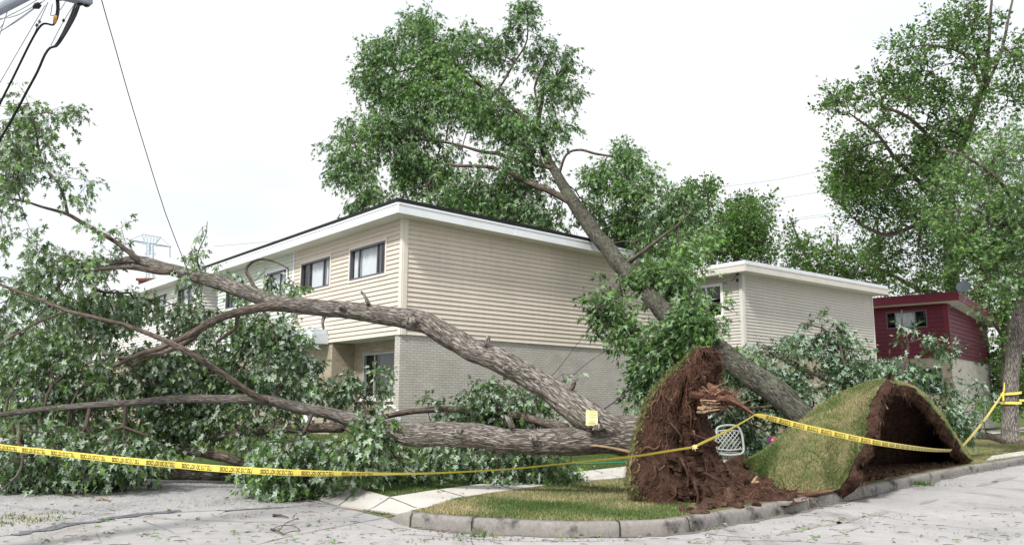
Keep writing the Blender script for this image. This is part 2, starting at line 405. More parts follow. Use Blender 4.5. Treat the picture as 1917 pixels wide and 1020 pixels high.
# ground, street, side street
mesh('ground', [(-1500, -300, -.30), (1500, -300, -.30), (1500, 2500, -.30), (-1500, 2500, -.30)], [(0, 1, 2, 3)], M['lawn'])['kind'] = 'structure'
def grid_sheet(name, x0, x1, y0, y1, n, z, mat):
    xs = np.linspace(x0, x1, n); ys = np.linspace(y0, y1, n); X, Y = np.meshgrid(xs, ys)
    V = np.stack([X.ravel(), Y.ravel(), np.full(X.size, z)], 1); a = (np.arange(n-1)[:, None]*n+np.arange(n-1)[None, :]).ravel()
    o = mesh(name, V, np.stack([a, a+1, a+n+1, a+n], 1), mat); o['kind'] = 'structure'; return o
grid_sheet('street', -160, 160, -40, 200, 40, 0, M['street'])
gb = [G(x, y, .004) for x, y in [(-420, 1010), (-150, 1005), (0, 1003), (60, 995), (150, 980), (270, 961), (400, 955), (520, 951), (602, 941)]]
gl = [np.array([*q, .004]) for q in LB[2:]]
gl2 = [gl[-1]+np.array([-60, -30, 0]), np.array([-90, 30, .004]), np.array([-40, 8, .004])]
pg = gb+gl+gl2
tri = mgeo.tessellate_polygon([[Vector(p) for p in pg]])
mesh('side_street', pg, [tuple(t) for t in tri], M['gravel'])['kind'] = 'structure'
def ribbon(mbl, pts, wd, z, jit=0):
    pts = np.asarray(pts)[:, :2]; pts = smooth_path(np.hstack([pts, np.zeros((len(pts), 1))]), .12)[:, :2]
    n = len(pts); wv = wd*(1+jit*(vnoise(np.stack([np.arange(n)*.31, np.zeros(n)+pts[0, 0], np.zeros(n)], 1))))
    t = np.gradient(pts, axis=0); t /= np.linalg.norm(t, axis=1)[:, None]+1e-9; nn = np.stack([-t[:, 1], t[:, 0]], 1)
    jj = jit*wd*.8*vnoise(np.stack([np.arange(n)*.9, np.zeros(n)+pts[0, 1], np.zeros(n)], 1))
    a = pts+nn*(wv/2+jj)[:, None]; b = pts-nn*(wv/2-jj)[:, None]
    zz = np.full((n, 1), z) if np.isscalar(z) else z(pts)[:, None]
    V = np.vstack([np.hstack([a, zz]), np.hstack([b, zz])]); mbl.add(V, [(i, i+1, n+i+1, n+i) for i in range(n-1)])
mb = MB(); ribbon(mb, [G(x, y, 0) for x, y in [(30, 1002), (90, 990), (170, 977), (270, 962), (340, 957)]], .22, .009, .6)
ribbon(mb, [G(x, y, 0) for x, y in [(420, 957), (470, 953), (530, 950)]], .05, .009, .5)
tag(mb.build('tar_seam', M['tar']), kind='structure')
mb = MB()
for ln in ([(275, 978), (310, 990), (335, 1003), (352, 1020), (360, 1040)], [(180, 868+130), (190, 1015)],
           [(1290, 997), (1480, 1012), (1600, 1019), (1760, 1030)], [(760, 1000), (1000, 1013), (1290, 1010), (1500, 1013)],
           [(719, 969), (560, 1000), (420, 1035)], [(880, 1000), (892, 1040)], [(1560, 948), (1700, 975), (1917, 1000)]):
    ribbon(mb, [G(x, y, 0) for x, y in ln], .010, .004, 1.2)
tag(mb.build('street_cracks', M['tar']), kind='structure')
# damp stains on the street
mb = MB()
for (x, y, wx, wy) in [(1640, 962, .7, .13), (1590, 972, .9, .16), (1560, 980, .5, .1), (1500, 990, 1.0, .12), (1590, 992, .5, .09), (1740, 938, .8, .1), (1850, 905, 1.2, .2), (1880, 897, 1.5, .2)]:
    c = G(x, y, 0); n = 40; th = np.linspace(0, 2*math.pi, n, endpoint=False)
    rr = 1+.35*vnoise(np.stack([np.cos(th)*1.7+x, np.sin(th)*1.7, th*0], 1))
    u2 = dR; v2 = np.array([-dR[1], dR[0]])
    pts = c[:2]+np.outer(np.cos(th)*rr*wx*.55, u2)+np.outer(np.sin(th)*rr*wy*.55, v2)
    mb.add(np.hstack([pts, np.full((n, 1), .004)]), [tuple(range(n))])
M['damp'] = concrete('damp_concrete', (.27, .25, .24), (.36, .34, .33), (.2, .18, .17), 1, .4)
tag(mb.build('damp_stains', M['damp']), kind='structure')

# kerb
n = len(CBs); T2 = np.gradient(CBs, axis=0); T2 /= np.linalg.norm(T2, axis=1)[:, None]; NN = np.stack([-T2[:, 1], T2[:, 0]], 1)
Lk = np.concatenate([[0], np.cumsum(np.linalg.norm(np.diff(CBs, axis=0), axis=1))])
prof = [(0, -.05), (.006, .05), (.012, .105), (.022, .135), (.04, .15), (.10, .155), (KW, .155), (KW, .0)]
kh = sm(Lk/.8+.03)
rows = []
for (o_, z_) in prof:
    q = CBs+NN*o_; zz = np.where(z_ > 0, z_*kh, z_)
    nzv = fbm(np.stack([Lk*2.3, np.full(n, o_*30), np.full(n, z_*20)], 1), 3)
    rows.append(np.hstack([q+NN*(nzv*.012)[:, None], (zz+nzv*.008*(z_ > .1))[:, None]]))
V = np.concatenate(rows); k = len(prof)
Fk = [(r*n+i, r*n+i+1, (r+1)*n+i+1, (r+1)*n+i) for r in range(k-1) for i in range(n-1)] + [tuple(r*n for r in range(k))]
ko = mesh('kerb', V, Fk, M['kerb'], smooth=True); tag(ko, kind='structure')
# kerb joints: dark broken gaps
mb = MB()
for (x, y) in [(768, 985.6), (884.6, 996), (1145, 1004.6), (1283, 995.5), (1514, 952.5), (1612, 931), (1706, 909), (1866, 877)]:
    c = G(x, y, 0)[:2]; i = int(np.argmin(np.linalg.norm(CBs-c, axis=1))); t = T2[i]; nn = NN[i]
    q0 = CBs[i]-nn*.010-t*.010; jj = .02*(random.random()-.5)
    for (o0, z0, o1, z1) in ((-.004, .0, .006, .12), (.006, .12, .036, .163), (.036, .163, KW, .163)):
        a = CBs[i]+nn*o0; b = CBs[i]+nn*(o1)+t*jj
        for s_ in (1,):
            mb.quad([*(a-t*.009-nn*.012), z0], [*(a+t*.009-nn*.012), z0], [*(b+t*.008-nn*.012), z1+.004], [*(b-t*.008-nn*.012), z1+.004])
tag(mb.build('kerb_joints', M['ink']), kind='structure')

mb = MB(); kp = offset_line(CBs, -.03)[4:]; kp = kp[kp[:, 1] < 40]; ribbon(mb, kp, .10, .004, .7); M['kerb_shade'] = concrete('painted_kerb_shade', (.13, .12, .11), (.24, .225, .21), (.09, .07, .06), 3, .6)  # dark wavy ribbon: contact shadow at the kerb foot, painted as colour
tag(mb.build('painted_kerb_shade', M['kerb_shade']), kind='structure')
# lawn block
back = [np.array([60., 190.]), np.array([-90., 190.])]
poly = [p for p in inner[:]]
poly = [p for p in poly if p[1] < 150]
bound = poly+[np.array([120., 190.])]+[np.array([-110., 190.])]+[q for q in LB[::-1][0:]]
bound = np.array(bound)
def inside(p, poly):
    x, y = p[:, 0], p[:, 1]; r = np.zeros(len(p), bool); n = len(poly); j = n-1
    for i in range(n):
        xi, yi = poly[i]; xj, yj = poly[j]
        c = ((yi > y) != (yj > y)) & (x < (xj-xi)*(y-yi)/(yj-yi+1e-12)+xi); r ^= c; j = i
    return r
def gridpts(x0, x1, y0, y1, s):
    X, Y = np.meshgrid(np.arange(x0, x1, s), np.arange(y0, y1, s)); return np.stack([X.ravel(), Y.ravel()], 1)+rng.uniform(-.1, .1, (X.size, 2))*s
ip = np.vstack([gridpts(-5, 14, 6, 26, .3), gridpts(-40, 60, 6, 60, 1.5), gridpts(-100, 110, 10, 180, 6)])
ip = ip[inside(ip, bound)]; dd, _ = dist_poly(ip, np.vstack([bound, bound[:1]])); ip = ip[dd > .12]
allp = [Vector(p) for p in bound]+[Vector(p) for p in ip]
nb = len(bound)
vo_, ed_, fa_, *_ = mgeo.delaunay_2d_cdt(allp, [(i, (i+1) % nb) for i in range(nb)], [], 1, 1e-5)
vv = np.array([tuple(v) for v in vo_]); zz = height(vv)
fcen = np.array([vv[list(f)].mean(0) for f in fa_]); _d, _s = dist_poly(fcen, sw_far[3:])
tag(mesh('lawn', np.hstack([vv, zz[:, None]]), [tuple(f) for f in fa_], None, smooth=True, matidx=((_s <= 0) & (fcen[:, 1] < 40)).astype(int), mats=[M['lawn'], M['turf']]), kind='structure')
# sidewalk
swp = np.vstack([sw_near, sw_far[::-1]])
ip2 = gridpts(-5, 14, 6, 26, .22); ip2 = ip2[inside(ip2, swp)]; dd, _ = dist_poly(ip2, np.vstack([swp, swp[:1]])); ip2 = ip2[dd > .1]
nb = len(swp)
v3, _, f3, *_ = mgeo.delaunay_2d_cdt([Vector(p) for p in swp]+[Vector(p) for p in ip2], [(i, (i+1) % nb) for i in range(nb)], [], 1, 1e-5)
v3 = np.array([tuple(v) for v in v3]); dl, _ = dist_poly(v3, LB[:3])
zs = np.maximum(height(v3)+.022, .165*sm(dl/1.1)+.006)
nsw = len(swp); v3z = np.hstack([v3, zs[:, None]]); sk_ = v3z[:nsw]-[0, 0, .16]
tag(mesh('sidewalk', np.vstack([v3z, sk_]), [tuple(f) for f in f3]+[(i, (i+1) % nsw, len(v3)+(i+1) % nsw, len(v3)+i) for i in range(nsw)], M['walk']), kind='structure')
def walkz(pts):
    dl, _ = dist_poly(pts, LB[:3]); return np.maximum(height(pts)+.028, .165*sm(dl/1.1)+.011)
mb = MB()
for a, b in (((730, 926), (800, 946)), ((730, 926), (640, 944)), ((670, 912), (610, 934)), ((915, 904), (965, 916)), ((1021, 890), (1075, 902)), ((1110, 880), (1160, 893)), ((720, 967), (634, 947)), ((820, 916), (870, 930))):
    pa = G(a[0], a[1], .17)[:2]; pb = G(b[0], b[1], .17)[:2]
    ribbon(mb, [pa*(1-t)+pb*t for t in np.linspace(0, 1, 4)], .016, walkz, .7)
tag(mb.build('sidewalk_joints', M['tar']), kind='structure')
# far walk and apron slabs at the right
def slab(name, px, z, th=.03, mat='walk'):
    pts = [G(x, y, z) for x, y in px]; m_ = len(pts); V = pts+[p-np.array([0, 0, th+.25]) for p in pts]
    o = mesh(name, V, [tuple(range(m_))]+[(i, i+m_, (i+1) % m_+m_, (i+1) % m_) for i in range(m_)], M[mat]); tag(o, kind='structure')
slab('driveway_apron', [(1846, 861), (1857, 852.5), (1990, 832), (2010, 838)], .172, .0)
def onground(x, y):
    p = G(x, y, .3)
    for _ in range(12): p = .5*p+.5*G(x, y, hz(p[0], p[1]))
    return p[:2]
mb = MB(); ribbon(mb, [onground(x, y) for x, y in ((1300, 846), (1380, 842), (1450, 838), (1530, 833))], .8, lambda q: height(q)+.02)
ribbon(mb, [onground(x, y) for x, y in ((1800, 815), (1850, 811), (1930, 806), (2000, 801))], 1.0, lambda q: height(q)+.02)
tag(mb.build('front_walk', M['walk']), kind='structure')

# ------------------------------------------------------------------ houses
def hp(A, dl, dr, a, b, z): return np.array([A[0], A[1], 0])+a*dl+b*dr+np.array([0, 0, z])
def siding(name, O, d, nrm, L, z0, z1, holes, mat, parent, e=.127):
    mb = MB(); z = z0; O = np.asarray(O, float)
    def pt(s, zz, off): return [O[0]+s*d[0]+off*nrm[0], O[1]+s*d[1]+off*nrm[1], zz]
    while z < z1-1e-4:
        zt = min(z+e, z1)
        def off(q): return .034-.031*(q-z)/e
        def piece(s0, s1, a, b):
            if s1-s0 < .002 or b-a < .002: return
            mb.quad(pt(s0, a, off(a)), pt(s1, a, off(a)), pt(s1, b, off(b)), pt(s0, b, off(b)), [(s0, a), (s1, a), (s1, b), (s0, b)])
            if abs(a-z) < 1e-6:
                mb.quad(pt(s0, a, -.002), pt(s1, a, -.002), pt(s1, a, .034), pt(s0, a, .034), [(s0, a), (s1, a), (s1, a), (s0, a)])
        cuts = [(h[0], h[1], h[2], h[3]) for h in holes if h[2] < zt and h[3] > z]
        s = 0
        for (h0, h1, a, b) in sorted(cuts):
            piece(s, h0, z, zt)
            if a > z: piece(h0, h1, z, a)
            if b < zt: piece(h0, h1, b, zt)
            s = h1
        piece(s, L, z, zt); z += e
    return mb.build(name, mat, parent)
def flatwall(name, O, d, L, z0, z1, holes, mat, parent):
    mb = MB(); O = np.asarray(O, float)
    def pc(s0, s1, a, b):
        if s1-s0 > .001 and b-a > .001:
            P_ = lambda s, zz: [O[0]+s*d[0], O[1]+s*d[1], zz]
            mb.quad(P_(s0, a), P_(s1, a), P_(s1, b), P_(s0, b), [(s0, a), (s1, a), (s1, b), (s0, b)])
    s = 0
    for (h0, h1, a, b) in sorted(holes):
        pc(s, h0, z0, z1); pc(h0, h1, z0, a); pc(h0, h1, b, z1); s = h1
    pc(s, L, z0, z1); return mb.build(name, mat, parent)
def window(parent, O, d, nrm, s0, s1, z0, z1, frame, mull=(.33, .7), curtain=((.2, .75),), trim=None, cmat='curtain', label=None):
    """window part: frame mesh; children pane, curtain, reveal"""
    O = np.asarray(O, float); d = np.asarray(d, float); nrm = np.asarray(nrm, float)
    def p(s, z, off): return O+s*d+off*nrm+np.array([0, 0, z-O[2]])
    up = np.array([0, 0, 1.0]); f = .055; mb = MB(); W = s1-s0; H = z1-z0
    for (a, b, c, e) in ((s0, s1, z0, z0+f), (s0, s1, z1-f, z1), (s0, s0+f, z0+f, z1-f), (s1-f, s1, z0+f, z1-f)):
        mb.box(p(a, c, -.06), d*(b-a), nrm*.098, up*(e-c))
    for q in mull:
        mb.box(p(s0+W*q-.022, z0+f, -.045), d*.044, nrm*.055, up*(H-2*f))
    wo = mb.build('window', frame, parent)
    if label: wo['label'] = label
    if trim:
        mb = MB(); g = .06
        for (a, b, c, e) in ((s0-g, s1+g, z0-g, z0), (s0-g, s1+g, z1, z1+g), (s0-g, s0, z0, z1), (s1, s1+g, z0, z1)):
            mb.box(p(a, c, 0), d*(b-a), nrm*.045, up*(e-c))
        mb.build('window_trim', trim, wo)
    mb = MB(); mb.quad(p(s0+f, z0+f, -.03), p(s1-f, z0+f, -.03), p(s1-f, z1-f, -.03), p(s0+f, z1-f, -.03)); mb.build('pane', M['glass'], wo)
    mb = MB(); D = .7
    a_, b_, c_, e_ = p(s0, z0, -.06), p(s1, z0, -.06), p(s1, z1, -.06), p(s0, z1, -.06); q = -nrm*D
    mb.quad(a_+q, b_+q, c_+q, e_+q); mb.quad(a_, b_, b_+q, a_+q); mb.quad(e_, c_, c_+q, e_+q); mb.quad(a_, e_, e_+q, a_+q); mb.quad(b_, c_, c_+q, b_+q)
    mb.build('reveal', M['inside'], wo)
    for (q0, q1) in curtain:
        m_ = 60; ss = np.linspace(s0+W*q0, s0+W*q1, m_); of = -.14+.06*np.sin(np.arange(m_)*1.25)+.012*np.sin(np.arange(m_)*.37)
        V = np.vstack([[p(s, z0+f*.6, o_) for s, o_ in zip(ss, of)], [p(s, z1-f*.6, o_*.9-.01) for s, o_ in zip(ss, of)]])
        mesh('curtain', V, [(i, i+1, m_+i+1, m_+i) for i in range(m_-1)], M[cmat], wo, smooth=True)
    return wo
def roof(parent, A, dl, dr, La, Lb, z, oh, fh, kb, fmat, topmat, edge=None, a0=None):
    """sloped slab: z is soffit height at b=0, drops kb per metre along b"""
    a0 = -oh if a0 is None else a0
    def Z(b): return z-kb*b
    c = [(a0, -oh), (La+oh, -oh), (La+oh, Lb+oh), (a0, Lb+oh)]
    lo = [hp(A, dl, dr, a, b, Z(b)) for a, b in c]; hi = [q+np.array([0, 0, fh]) for q in lo]
    mb = MB(); mb.quad(*lo[::-1]); so_ = mb.build('soffit', M['soffit'], parent)
    mb = MB(); t = .03
    for i in range(4):
        j = (i+1) % 4; e = lo[j]-lo[i]; ln = np.linalg.norm(e); e /= ln; nn = np.cross(e, [0, 0, 1]); nn /= np.linalg.norm(nn)
        cen = (lo[0]+lo[2])/2
        if np.dot(nn, lo[i]-cen) < 0: nn = -nn
        segs = max(1, int(ln/3.0)); 
        for k in range(segs):
            s0 = lo[i]+e*(ln*k/segs+.002); L_ = ln/segs-.004
            wob = nn*random.uniform(-.006, .006)
            mb.box(s0+wob-np.array([0, 0, .012]), e*L_, nn*t, [0, 0, fh*.80]); mb.box(s0+wob+np.array([0, 0, fh*.80-.008]), e*L_, nn*(t+.015), [0, 0, fh*.2])
    mb.build('fascia', fmat, parent)
    mb = MB(); g = .05; cc = [(a0-.01, -oh-.01), (La+oh+.01, -oh-.01), (La+oh+.01, Lb+oh+.01), (a0-.01, Lb+oh+.01)]
    l2 = [hp(A, dl, dr, a, b, Z(b)+fh) for a, b in cc]; l3 = [q+np.array([0, 0, .11]) for q in l2]
    mb.add(l2+l3, [(0, 1, 2, 3), (4, 5, 6, 7), (0, 1, 5, 4), (1, 2, 6, 5), (2, 3, 7, 6), (3, 0, 4, 7)])
    return mb.build('roof', topmat, parent)

# --- main beige house, two units
A1 = P(753, 520, 21.0)[:2]; zb1 = P(749.5, 625.5, 21.0)[2]; zt1 = P(755.5, 409.5, 21.0)[2]
print('A1', A1, 'zb', zb1, 'zt', zt1, 'ground', hz(*A1))
zg1 = min(hz(*A1), .86)
h1 = empty('townhouse', (A1[0], A1[1], zg1), 'beige sided townhouse over grey painted brick with a tree fallen on its roof', 'house')
O1 = np.array([A1[0], A1[1], 0]); LB1 = 10.8
siding('side_siding', O1+DR*.0, DR, -DL, LB1, zb1, zt1+.1, [], M['siding_beige'], h1)
ww = [(0.82, 2.75, P(720, 512.5, 21.6)[2]+.02, P(720, 449.5, 21.6)[2]), (3.95, 5.88, P(720, 512.5, 21.6)[2]+.02, P(720, 449.5, 21.6)[2])]
siding('front_siding', O1, DL, -DR, 6.42, zb1, zt1+.05, ww, M['siding_beige'], h1)
w3 = [(6.95, 8.7, ww[0][2], ww[0][3]), (10.4, 12.1, ww[0][2], ww[0][3])]
siding('neighbour_siding', O1+DL*6.42, DL, -DR, 6.5, zb1, zt1+.05, [(a-6.42, b-6.42, c, e) for a, b, c, e in w3], M['siding_pale'], h1)['label'] = 'pale green siding of the adjoining unit'
window(h1, O1, DL, -DR, *ww[0], M['frame_dark'], (.24, .76), ((.25, .99),), M['trim_beige'])
window(h1, O1, DL, -DR, *ww[1], M['frame_dark'], (.24, .74), ((.2, .72),), M['trim_beige'])
window(h1, O1, DL, -DR, *w3[0], M['frame_dark'], (.3, .75), ((.25, .78),), M['trim_white'])
window(h1, O1, DL, -DR, *w3[1], M['frame_dark'], (.3, .75), ((.2, .8),), M['trim_white'])
mb = MB()
mb.box(O1+DL*(-.03)-DR*.044+np.array([0, 0, zb1-.01]), DL*.13, DR*.043, [0, 0, zt1-zb1+.01]); mb.build('corner_board', M['trim_beige'], h1); mb = MB(); mb.box(O1-DL*.044+DR*(-.001)+np.array([0, 0, zb1-.01]), DL*.043, DR*.13, [0, 0, zt1-zb1+.01])
mb.build('corner_board', M['trim_beige'], h1)
mb = MB(); mb.box(O1+DL*6.38-DR*.046+np.array([0, 0, zb1]), DL*.08, DR*.044, [0, 0, zt1-zb1]); mb.build('corner_board', M['trim_white'], h1)
roof(h1, A1, DL, DR, 12.9, LB1, zt1, .5, .27, .012, M['trim_white'], M['roof_black'])
zf = .3
flatwall('side_brick', O1+DR*.0-DL*(-.012), DR, LB1, zf, zb1, [], M['brick_grey'], h1)
mb = MB(); mb.box(O1+DL*.012+np.array([0, 0, zf]), DL*.25, DR*.02+DR*1.2, [0, 0, zb1-zf-.002])
pier = flatwall('end_pier', O1+DL*.012-DR*.001, DL, .26, zf, zb1, [], M['brick_grey'], h1)
flatwall('end_pier', O1+DL*.272, DR, .75, zf, zb1, [], M['brick_grey'], h1)
# underside of the overhanging storey
mb = MB(); mb.quad(O1+[0, 0, zb1-.003], O1+DL*12.9+[0, 0, zb1-.003], O1+DL*12.9+DR*1.4+[0, 0, zb1-.003], O1+DR*1.4+[0, 0, zb1-.003]); mb.build('overhang_soffit', M['trim_white'], h1)
rz = .75
lw = (1.0, 3.1, P(676, 745, 23.8)[2], P(676, 662, 23.8)[2])
flatwall('front_brick', O1+DR*rz+DL*.27, DL, 3.43, zf, zb1, [(lw[0]-.27, lw[1]-.27, lw[2], lw[3])], M['brick_tan'], h1)
window(h1, O1+DR*rz, DL, -DR, *lw, M['frame_alu'], (.30+.42,), ((.0, .66),), None, 'curtain_grey')
mb = MB(); mb.box(O1+DR*(rz-.08)+DL*(lw[0]-.08)+[0, 0, lw[2]-.10], DL*(lw[1]-lw[0]+.16), DR*.078, [0, 0, .095]); mb.build('sill', M['soffit'], h1)
flatwall('bay_return', O1+DR*.02+DL*3.7, DR, rz-.02, zf, zb1, [], M['brick_tan'], h1)
flatwall('bay_brick', O1+DR*.02+DL*3.7, DL, 9.2, zf, zb1, [(1.0, 1.95, zf, 2.85), (3.2, 5.0, 1.6, 2.9)], M['brick_tan'], h1)
mb = MB(); mb.box(O1+DR*.1+DL*4.7+[0, 0, zf], DL*.95, DR*.05, [0, 0, 2.85-zf]); dr_ = mb.build('front_door', M['trim_white'], h1)
window(h1, O1+DR*.02, DL, -DR, 6.9, 8.7, 1.6, 2.9, M['frame_alu'], (.5,), ((.1, .9),), None, 'curtain_grey')
mb = MB(); zc = zb1-.04
mb.box(O1+DL*3.88-DR*.55+[0, 0, zc], DL*2.1, DR*.52, [0, 0, .30]); mb.box(O1+DL*3.92-DR*.51+[0, 0, zc+.30], DL*2.02, DR*.44, [0, 0, .13])
mb.build('porch_canopy', M['roof_metal'], h1)
mb = MB(); mb.box(O1+DL*5.1-DR*.25+[0, 0, 1.55], DL*.42, DR*.2, [0, 0, .3]); mb.box(O1+DL*5.08-DR*.28+[0, 0, 1.84], DL*.46, DR*.25, [0, 0, .03]); mb.build('mailbox', M['frame_dark'], h1)
for k in range(16):
    px_ = 985+k*7.6+random.uniform(-3, 3); py_ = 441+(px_-985)*.24+random.uniform(-2, 7); s_ = (px_-760)/41.; q = P(px_, py_, 20.55+.0175*(px_-760)); mb = MB()
    a_ = random.uniform(-.5, .5); w_ = random.uniform(.10, .34); h_ = random.uniform(.04, .16); e1 = DR*w_+np.array([0, 0, a_*w_*.5]); e2 = np.array([random.uniform(-.03, .03), -.03, -h_]); mb.box(q, e1, e2, -DL*.006)
    mb.build('torn_flashing', M['roof_black'] if k % 3 else M['trim_white'], h1)
# back walls close the volume
flatwall('back_wall', O1+DR*LB1, DL, 12.9, zf, zt1, [], M['siding_white'], h1)
flatwall('end_wall', O1+DL*12.9, DR, LB1, zf, zt1, [], M['siding_white'], h1)
mb = MB(); pts = smooth_path([P(768, 628, 21.4)+[0, 0, 0], P(767, 690, 21.4), P(769, 735, 21.4), P(776, 775, 21.5)], .1); mb.tube(pts-DL*.03, .014, 6)
mb.tube(smooth_path([P(769, 720, 21.38), P(790, 741, 21.6), P(830, 752, 21.2)], .1), .009, 5)
mb.box(P(766, 722, 21.35), DR*.12, -DL*.08, [0, 0, .12]); mb.build('service_cable', M['wire'], h1)

# --- second townhouse to the left
A4 = P(366, 494, 31.5)[:2]; z4 = P(366, 497, 31.5)[2]
A4 = A4+DL[:2]*.5+DR[:2]*.5
h4 = empty('townhouse', (A4[0], A4[1], .9), 'white sided townhouse beyond the beige one, half hidden by the fallen crown', 'house')
O4 = np.array([A4[0], A4[1], 0]); zb4 = z4-3.25
w4 = [(1.0, 2.8, z4-1.7, z4-.55), (4.2, 6.0, z4-1.7, z4-.55), (7.6, 9.4, z4-1.7, z4-.55), (11, 12.8, z4-1.7, z4-.55)]
siding('front_siding', O4, DL, -DR, 19, zb4, z4-.3, w4, M['siding_white'], h4); siding('side_siding', O4, DR, -DL, 10.8, zb4, z4-.3, [], M['siding_white'], h4)
for q in w4: window(h4, O4, DL, -DR, *q, M['frame_dark'], (.3, .75), ((.2, .8),), M['trim_white'])
roof(h4, A4, DL, DR, 19, 10.8, z4-.32, .5, .27, .0, M['trim_white'], M['roof_metal'])
flatwall('front_brick', O4+DR*.02, DL, 19, 0, zb4, [(1.2, 3.0, 1.9, 3.0), (6.2, 7.2, .8, 3.0)], M['brick_tan'], h4); flatwall('side_brick', O4+DL*.02, DR, 10.8, 0, zb4, [], M['brick_grey'], h4)
window(h4, O4+DR*.02, DL, -DR, 1.2, 3.0, 1.9, 3.0, M['frame_alu'], (.5,), ((.1, .9),), None, 'curtain_grey')
mb = MB(); mb.box(O4+DR*.1+DL*6.2+[0, 0, .6], DL*1.0, DR*.05, [0, 0, 2.4]); mb.build('front_door', M['trim_white'], h4)
flatwall('back_wall', O4+DR*10.8, DL, 19, 0, z4, [], M['siding_white'], h4); flatwall('end_wall', O4+DL*19, DR, 10.8, 0, z4, [], M['siding_white'], h4)
mb = MB(); c_ = P(290, 545, 42); mb.box(c_+[-.9, 0, -1.2], [1.3, 0, 0], [0, 1.0, 0], [0, 0, 1.75]); mb.box(c_+[-1.0, -.1, .55], [1.5, 0, 0], [0, 1.2, 0], [0, 0, .12]); mb.build('chimney', soil('red_brick', (.13, .05, .035), (.22, .09, .06)), h4)

# --- grey house
A2 = P(1390, 560, 31.9)[:2]; zb2 = P(1392, 654.5, 31.9)[2]; zt2 = P(1388, 512, 31.9)[2]
h2 = empty('townhouse', (A2[0], A2[1], 1.1), 'two storey house with pale grey siding and white framed windows behind the leaning trunk', 'house')
O2 = np.array([A2[0], A2[1], 0])
siding('side_siding', O2, DR, -DL, 10.8, zb2, zt2+.14, [], M['siding_grey'], h2)
w2 = [(.95, 3.05, P(1350, 592, 32.7)[2], P(1350, 533, 32.7)[2]), (5.0, 7, P(1350, 592, 32.7)[2], P(1350, 533, 32.7)[2])]
siding('front_siding', O2, DL, -DR, 12.8, zb2, zt2+.05, w2, M['siding_grey'], h2)
for q in w2: window(h2, O2, DL, -DR, *q, M['frame_white'], (.36, .68), ((.36, .66),), M['frame_white'], 'curtain_grey')
mb = MB(); mb.box(O2+DL*(-.03)-DR*.046+[0, 0, zb2], DL*.14, DR*.044, [0, 0, zt2-zb2]); mb.build('corner_board', M['trim_grey'], h2); mb = MB(); mb.box(O2-DL*.046+[0, 0, zb2], DL*.044, DR*.14, [0, 0, zt2-zb2])
mb.build('corner_board', M['trim_grey'], h2); mb = MB(); mb.box(O2+DR*10.74-DL*.036+[0, 0, zb2], DL*.05, DR*.1, [0, 0, zt2-zb2+.1]); mb.build('corner_board', M['trim_grey'], h2)
roof(h2, A2, DL, DR, 12.8, 10.8, zt2, .55, .30, -.013, M['trim_grey'], M['roof_metal'])
flatwall('side_brick', O2+DL*.015, DR, 10.8, .3, zb2, [], M['brick_tan'], h2); flatwall('front_brick', O2+DR*.015, DL, 12.8, .3, zb2, [(1.2, 2.2, .3, 3.2), (4, 6, 1.9, 3.2)], M['brick_tan'], h2)
mb = MB(); mb.box(O2+DR*.1+DL*1.2+[0, 0, .3], DL*1.0, DR*.05, [0, 0, 2.9]); mb.build('front_door', M['trim_white'], h2)
window(h2, O2+DR*.015, DL, -DR, 4, 6, 1.9, 3.2, M['frame_white'], (.5,), ((.1, .9),), None, 'curtain_grey')
flatwall('back_wall', O2+DR*10.8, DL, 12.8, .3, zt2, [], M['siding_white'], h2); flatwall('end_wall', O2+DL*12.8, DR, 10.8, .3, zt2, [], M['siding_white'], h2)
mb = MB(); mb.tube(smooth_path([P(1352, 531, 32.5), P(1368, 527, 32.3), P(1380, 514, 31.8)], .1), .012, 5); mb.box(P(1379, 514, 31.75), [.1, 0, 0], [0, .1, 0], [0, 0, .15]); mb.box(P(1379, 527, 31.75), [.08, 0, 0], [0, .1, 0], [0, 0, .12]); mb.build('service_cable', M['wire'], h2)

# --- maroon house
az3 = R(41); DR3 = np.array([math.sin(az3), math.cos(az3), 0]); DL3 = np.array([-math.cos(az3), math.sin(az3), 0])
A3 = P(1776, 620, 44)[:2]; zb3 = P(1780, 668, 44)[2]; zt3 = P(1773, 568, 44)[2]
h3 = empty('townhouse', (A3[0], A3[1], 1.3), 'maroon sided house over white brick with a satellite dish at its roof corner', 'house')
O3 = np.array([A3[0], A3[1], 0]); w3_ = [(1.02, 3.15, P(1741, 612, 44.7)[2], P(1741, 580, 44.7)[2])]
siding('front_siding', O3, DL3, -DR3, 7.5, zb3, zt3+.05, w3_, M['siding_red'], h3, .24); siding('side_siding', O3, DR3, -DL3, 9.8, zb3, zt3+.02, [], M['siding_red'], h3, .24)
window(h3, O3, DL3, -DR3, *w3_[0], M['frame_dark'], (.28, .78), ((.28, .8),), M['trim_red'])
mb = MB(); mb.box(O3+DL3*(-.03)-DR3*.05+[0, 0, zb3], DL3*.22, DR3*.048, [0, 0, zt3-zb3]); mb.build('corner_board', M['trim_red'], h3); mb = MB(); mb.box(O3-DL3*.05+[0, 0, zb3], DL3*.048, DR3*.2, [0, 0, zt3-zb3]); mb.build('corner_board', M['trim_red'], h3)
roof(h3, A3, DL3, DR3, 7.5, 9.8, zt3+.02, .75, .36, .05, M['trim_red'], M['trim_red'])
flatwall('side_brick', O3+DL3*.02, DR3, 9.8, .3, zb3, [], M['brick_white'], h3); flatwall('front_brick', O3+DR3*.02, DL3, 7.5, .3, zb3, [(.5, 1.9, 2.2, 3.6)], M['brick_tan'], h3)
window(h3, O3+DR3*.02, DL3, -DR3, .5, 1.9, 2.2, 3.6, M['frame_dark'], (.5,), (), None)
flatwall('back_wall', O3+DR3*9.8, DL3, 7.5, .3, zt3, [], M['siding_white'], h3); flatwall('end_wall', O3+DL3*7.5, DR3, 9.8, .3, zt3, [], M['siding_white'], h3)
